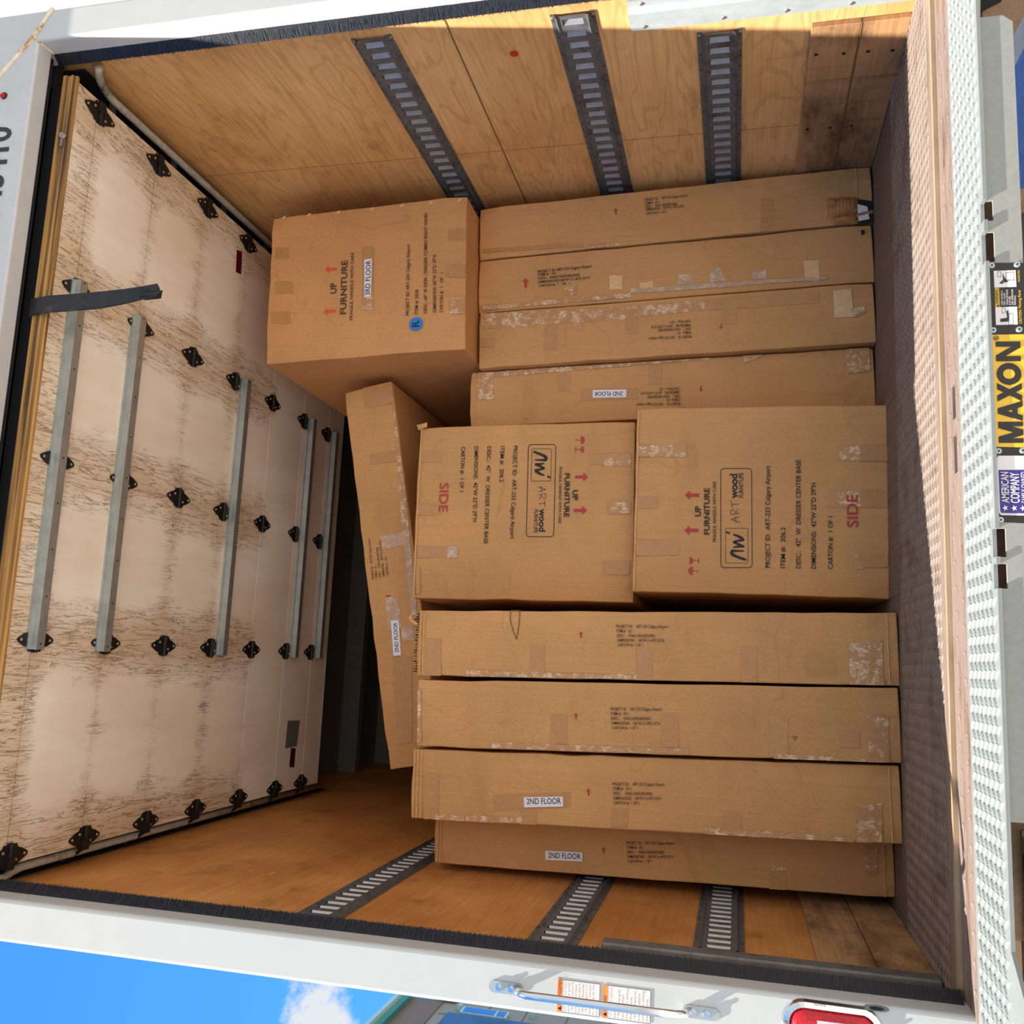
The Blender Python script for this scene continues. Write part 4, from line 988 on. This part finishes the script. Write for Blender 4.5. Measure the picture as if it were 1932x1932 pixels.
# dresser print ---------------------------------------------------
def bil(q, s_, t_): # q: s0t0, s1t0, s1t1, s0t1
    a = (q[0][0] + (q[1][0] - q[0][0]) * s_, q[0][1] + (q[1][1] - q[0][1]) * s_); b_ = (q[3][0] + (q[2][0] - q[3][0]) * s_, q[3][1] + (q[2][1] - q[3][1]) * s_)
    return (a[0] + (b_[0] - a[0]) * t_, a[1] + (b_[1] - a[1]) * t_)
def stroke(mb, q, pts, wds, Y, closed=False, asp=3.35, mi=0, lift=.0016):
    P = [bil(q, *p) for p in pts]; n = len(P)
    if isinstance(wds, (int, float)): wds = [wds] * n
    seq = list(range(n)) + ([0] if closed else [])
    for i, j in zip(seq, seq[1:]):
        a, b_ = P[i], P[j]; dx, dy = b_[0] - a[0], b_[1] - a[1]; l_ = math.hypot(dx, dy) or 1; nx, ny = -dy / l_, dx / l_
        px_poly(mb, [(a[0] + nx * wds[i], a[1] + ny * wds[i]), (b_[0] + nx * wds[j], b_[1] + ny * wds[j]), (b_[0] - nx * wds[j], b_[1] - ny * wds[j]), (a[0] - nx * wds[i], a[1] - ny * wds[i])], Y, lift, mi)
        px_poly(mb, [(b_[0] + wds[j] * math.cos(k * math.pi / 4), b_[1] + wds[j] * math.sin(k * math.pi / 4)) for k in range(8)], Y, lift + .00005, mi)
def rrect(s0, s1, t0, t1, rs, rt):
    P = []
    for cs, ct, a0 in ((s1 - rs, t1 - rt, 0), (s0 + rs, t1 - rt, 90), (s0 + rs, t0 + rt, 180), (s1 - rs, t0 + rt, 270)):
        for k in range(6):
            a = math.radians(a0 + k * 18); P.append((cs + rs * math.cos(a), ct + rt * math.sin(a)))
    return P
def dresser_print(c, Q, lines, arrows, glass, umb, side, heads):
    Y = c['Y']
    lg_ = MB()
    stroke(lg_, Q, rrect(0, 1, 0, 1, .035, .11), .65, Y, True); stroke(lg_, Q, rrect(.046, .396, .13, .845, .012, .04), .38, Y, True)
    stroke(lg_, Q, [(.078, .19), (.100, .40), (.129, .62), (.150, .66), (.170, .63), (.168, .45), (.168, .27)], [2.0, 2.4, 2.8, 3.0, 2.6, 1.6, 1.2], Y)
    stroke(lg_, Q, [(.205, .60), (.212, .45), (.215, .28), (.235, .44), (.257, .585), (.268, .50), (.279, .28), (.296, .32), (.318, .45), (.332, .58)], [1.2, 1.8, 2.2, 2.2, 2.2, 2.0, 2.2, 2.6, 2.4, 1.6], Y)
    stroke(lg_, Q, [(.345, .71), (.356, .80)], [1.6, 1.9], Y)
    for st in ([(.455, .375), (.488, .67), (.512, .40)], [(.449, .51), (.515, .525)], [(.548, .40), (.533, .665), (.560, .69), (.580, .66), (.583, .59), (.55, .51), (.595, .45)], [(.641, .42), (.638, .67)], [(.602, .62), (.677, .67)]): stroke(lg_, Q, st, .45, Y)
    a, b_ = bil(Q, .698, .46), bil(Q, .946, .46); hh = math.dist(bil(Q, .8, 0), bil(Q, .8, 1))
    px_text(lg_, 'wood', a, b_, hh * .235, Y, .03)
    a, b_ = bil(Q, .705, .27), bil(Q, .957, .27); px_text(lg_, 'FURNITUPE', a, b_, hh * .14, Y, 0)
    build('printed_logo', lg_, 'ink_black', c['o'])
    ptext(c, 'ink_black', lines); ptext(c, 'ink_black', heads)
    ptext(c, 'ink_red', [side])
    mb = MB()
    for t_, b2, hw in arrows: mb = MB(); arrow(mb, t_, b2, hw, Y, .38); build('printed_arrow', mb, 'ink_red', c['o'])
    mb = MB(); (rx, ry), (fx, fy), hw = glass    # rim centre, foot centre
    sg = 1 if rx > fx else -1; dx = abs(rx - fx)
    px_poly(mb, [(rx, ry - hw), (rx, ry + hw)] + [(rx - sg * dx * .42 * math.sin(math.pi * k / 8), ry + hw * math.cos(math.pi * k / 8)) for k in range(1, 8)], Y, .0016)
    px_poly(mb, [(rx - sg * dx * .4, ry - .6), (fx, fy - .6), (fx, fy + .6), (rx - sg * dx * .4, ry + .6)], Y, .0016)
    px_poly(mb, [(fx, fy - hw * .7), (fx + sg * 1.6, fy - hw * .7), (fx + sg * 1.6, fy + hw * .7), (fx, fy + hw * .7)], Y, .0016)
    (tx, ty), (fx2, fy2), (ex, ey), hw = umb
    px_poly(mb, [(fx2, fy2 - hw)] + [(fx2 + (tx - fx2) * math.sin(math.pi * k / 8), fy2 - hw * math.cos(math.pi * k / 8)) for k in range(1, 8)] + [(fx2, fy2 + hw)], Y, .0016)
    px_poly(mb, [(fx2, fy2 - .5), (ex, ey - .5), (ex, ey + .5), (fx2, fy2 + .5)], Y, .0016)
    sy = 1 if sg < 0 else -1
    px_poly(mb, [(ex, ey), (ex - sg * 1.0, ey), (ex - sg * .5, ey + sy * 2.6), (ex + sg * 1.2, ey + sy * 3)], Y, .0016)
    build('printed_symbol', mb, 'ink_red', c['o'])
dresser_print(C2, [(1419.1, 1071), (1418, 884), (1359.8, 884), (1360, 1071)],
    [('PROJECT ID:  ART-233 Calgary Airport', (1452.8, 1071.3), (1452.8, 879), 8.6), ('ITEM #:  206.2', (1481.5, 1072), (1481.5, 995), 8.6), ('DESC.:  42"  W  DRESSER CENTER BASE', (1510.5, 1072.7), (1510.5, 867.8), 8.6), ('DIMENSIONS:  42"W 22"D 29"H', (1539.2, 1073), (1539.2, 911.7), 8.6), ('CARTON #:  1 OF 1', (1571, 1073.7), (1571, 974.8), 8.6)],
    [((1291.7, 934.3), (1319.5, 934.3), 9.2), ((1290.7, 1000.7), (1318.2, 1000.7), 9.2)], ((1300.8, 1057.8), (1318.6, 1057.8), 7), ((1298.5, 1077), (1306.8, 1077), (1317.5, 1077.3), 8),
    ('SIDE', (1618.5, 995), (1617.5, 933.6), 19.5), [('UP', (1322.2, 974.3), (1322.2, 955), 10.6, .02), ('FURNITURE', (1338.7, 1008.8), (1338.7, 921.3), 10, .02), ('FRAGILE, HANDLE WITH CARE', (1350.8, 1022.6), (1350.8, 908.5), 5.6, 0)])
ptape(C2, 'tape_clear', [(1205, 846, 1296, 862), (1200, 936, 1240, 960), (1200, 1018, 1282, 1048), (1600, 840, 1675, 870), (1560, 925, 1675, 958), (1625, 1047, 1675, 1070)])
ptape(C2, 'tape_wrinkled', [[(1583, 843), (1622, 841), (1621, 870), (1583, 868)], [(1577, 930), (1622, 926), (1624, 955), (1580, 951)], [(1612, 1046), (1620, 1048), (1630, 1072), (1613, 1076)], (1202, 840, 1294, 862), (1278, 834, 1294, 860)])
dresser_print(C1, [(997.2, 838.8), (993, 1012.7), (1044.8, 1012.7), (1049, 838.8)],
    [('PROJECT ID:  ART-233 Calgary Airport', (969.6, 841.4), (963, 1016.6), 7.6), ('ITEM #:  206.2', (944.8, 842), (942.8, 910), 7.6), ('DESC.:  42"  W  DRESSER CENTER BASE', (919.9, 842.7), (913.3, 1026), 7.6), ('DIMENSIONS:  42"W 22"D 29"H', (895.7, 842.7), (892.4, 984.5), 7.6), ('CARTON #:  1 OF 1', (870.9, 843.4), (867.6, 928), 7.6)],
    [((1110, 899.9), (1085, 900.2), 8.4), ((1108, 963), (1082.5, 963.2), 8.4)], ((1101.7, 848), (1085, 848), 6.3), ((1103.7, 830.4), (1096, 830.4), (1086.7, 830.6), 7.4),
    ('SIDE', (830.5, 911.6), (828, 966), 17.5), [('UP', (1080.8, 925), (1080.3, 944), 10, .02), ('FURNITURE', (1065.7, 893.5), (1064.7, 976), 9.6, .02), ('FRAGILE, HANDLE WITH CARE', (1055.5, 881), (1054, 987.8), 5, 0)])
ptape(C1, 'tape_clear', [(792, 851, 835, 872), (788, 950, 832, 972), (788, 1031, 845, 1052), (1112, 855, 1190, 877), (1145, 946, 1190, 970), (1138, 1058, 1188, 1084), (785, 1070, 793, 1120)])
ptape(C1, 'tape_wrinkled', [(1140, 857, 1190, 880), (1150, 948, 1186, 968)]); ptape(C1, 'tape_milky', [(844, 1030, 864, 1053)])
crumple(C1, [(786, 802), (806, 797), (806, 806), (790, 812)], .010, 4, 'crumpled_corner', 'cardboard_edge')
face_strip(C1, 'flap_edge', 'cardboard_edge', [(.01, C1['w'] - .01, C1['h'] - .012, C1['h'] - .008)], .001, .002)
face_strip(C2, 'flap_edge', 'cardboard_edge', [(.01, C2['w'] - .01, C2['h'] - .010, C2['h'] - .006)], .001, .002)
# --- desk carton
ptext(D1, 'ink_brown', [('PROJECT ID: ART-233 Calgary Airport', (772, 595.4), (773.7, 461.2), 6, .01), ('ITEM #: 202R', (788.8, 593.4), (790, 545.7), 6, .01), ('DESC.: 60" W DESK / DRESSER COMBO RIGHT HAND', (806, 591.4), (806.7, 402.6), 6, .01), ('DIMENSIONS: 60"W 22"D 29"H', (823.6, 589.7), (822.9, 481.1), 6, .01), ('CARTON #:  1   OF   1', (836, 589.7), (837, 514.7), 6, .01),
    ('UP', (635.3, 553.7), (635.5, 533.8), 11.8, .015), ('FURNITURE', (653.2, 592.7), (656.4, 491.6), 11.6, .015), ('FRAGILE, HANDLE WITH CARE', (665.6, 603.9), (668.3, 476.6), 5.6, .004)])
mb = MB(); arrow(mb, (612.9, 509.7), (636, 507.7), 7.6, D1['Y'], .36, .4); build('printed_arrow', mb, 'ink_orange', D1['o']); mb = MB(); arrow(mb, (610.4, 588.4), (634, 587.2), 7.6, D1['Y'], .36, .4); build('printed_arrow', mb, 'ink_orange', D1['o'])
ptape(D1, 'tape_clear', [(519, 467, 545, 488), (519, 531, 553, 554), (512, 588, 548, 611), (846, 433, 878, 453), (842, 500, 882, 523), [(684, 467), (706, 465), (705, 585), (683, 586)]], lift=.0016)
ptape(D1, 'tape_wrinkled', [(848, 568, 880, 592), [(683, 562), (705, 561), (705, 585), (683, 586)]], lift=.0022)
sticker(D1, [(688.2, 490.3), (702.4, 489), (700.6, 560.6), (688.2, 561.6)], '3RD FLOOR', (698.8, 557), (700.2, 492), 9.2)
mb = MB(); c = onY((785, 611.5), D1['Y'] - .003); mb.disc(c, (0, -1, 0), .0262, .001, 32); s_ = build('round_sticker', mb, 'sticker_blue', D1['o'], label='blue round sticker')
mb = MB(); px_text(mb, 'R', (791.5, 616.8), (791.3, 605.3), 13, D1['Y'], .02, 0, .0046); build('sticker_text', mb, 'ink_black', s_)
mb = MB()
for p in ((535.5, 410), (583, 405), (638.5, 400), (702, 394), (758.5, 387.5), (813, 382), (867, 377.5)):
    mb = MB()
    for k in (-1.3, 1.3): mb.tube([onY((p[0] - 2.2 + k, p[1] + 2.6), D1['Y'] - .001), onY((p[0] + 2.2 + k, p[1] - 2.6), D1['Y'] - .001)], .0011, 5)
    build('staple', mb, 'staple', D1['o'])
# --- tilted carton
ptext(TT, 'ink_brown', [(ID[0], (706.2, 1092.9), (698.2, 1015.5), 4.2), (ID[1], (712.6, 1091), (710.4, 1065.5), 4.2), (ID[2], (719.5, 1089.3), (714, 1032), 4.2), (ID[3], (726.4, 1088), (719.5, 1020), 4.2), (ID[4], (733.8, 1086.4), (730, 1048.8), 4.2)])
mb = MB(); arrow(mb, (727.5, 1125), (738, 1124), 3.4, TT['Y'], .4); build('printed_arrow', mb, 'ink_red', TT['o'])
ptape(TT, 'tape_milky', [[(717, 1012), (770, 1003), (773, 1026), (722, 1036)], [(727, 1128), (751, 1125), (758, 1184), (733, 1190)], [(757, 1184), (779, 1181), (781, 1207), (760, 1211)], [(760, 1000), (772, 1000), (787, 1160), (776, 1160)]])
ptape(TT, 'tape_clear', [[(684, 722), (736, 712), (748, 760), (690, 770)], [(696, 857), (746, 850), (750, 870), (700, 877)], [(740, 1240), (778, 1238), (778, 1400), (750, 1405)]])
ptape(TT, 'tape_wrinkled', [[(738, 712), (748, 712), (772, 1000), (758, 1000)]])
sticker(TT, [(738, 1171), (752.5, 1170.5), (757.5, 1236.5), (743, 1237.5)], '2ND FLOOR', (753, 1230.5), (749.6, 1174.5), 7.6)

# ------------------------------------------------------------------ groups of repeats
GR = {'headboard_carton': 'boxed king headboards packed in the truck', 'dresser_carton': 'two stacked dresser cartons', 'logistic_track': 'tie-down rails on the side walls',
      'door_track': 'tracks of the roll up door', 'brush_seal': 'brush seals beside the door opening', 'side_panel': 'outer side skins of the truck box', 'door_guard': 'guard strips beside the door opening'}
for o in bpy.data.objects:
    k = o.name.split('.')[0]
    if o.parent is None and k in GR: o['group'] = GR[k]
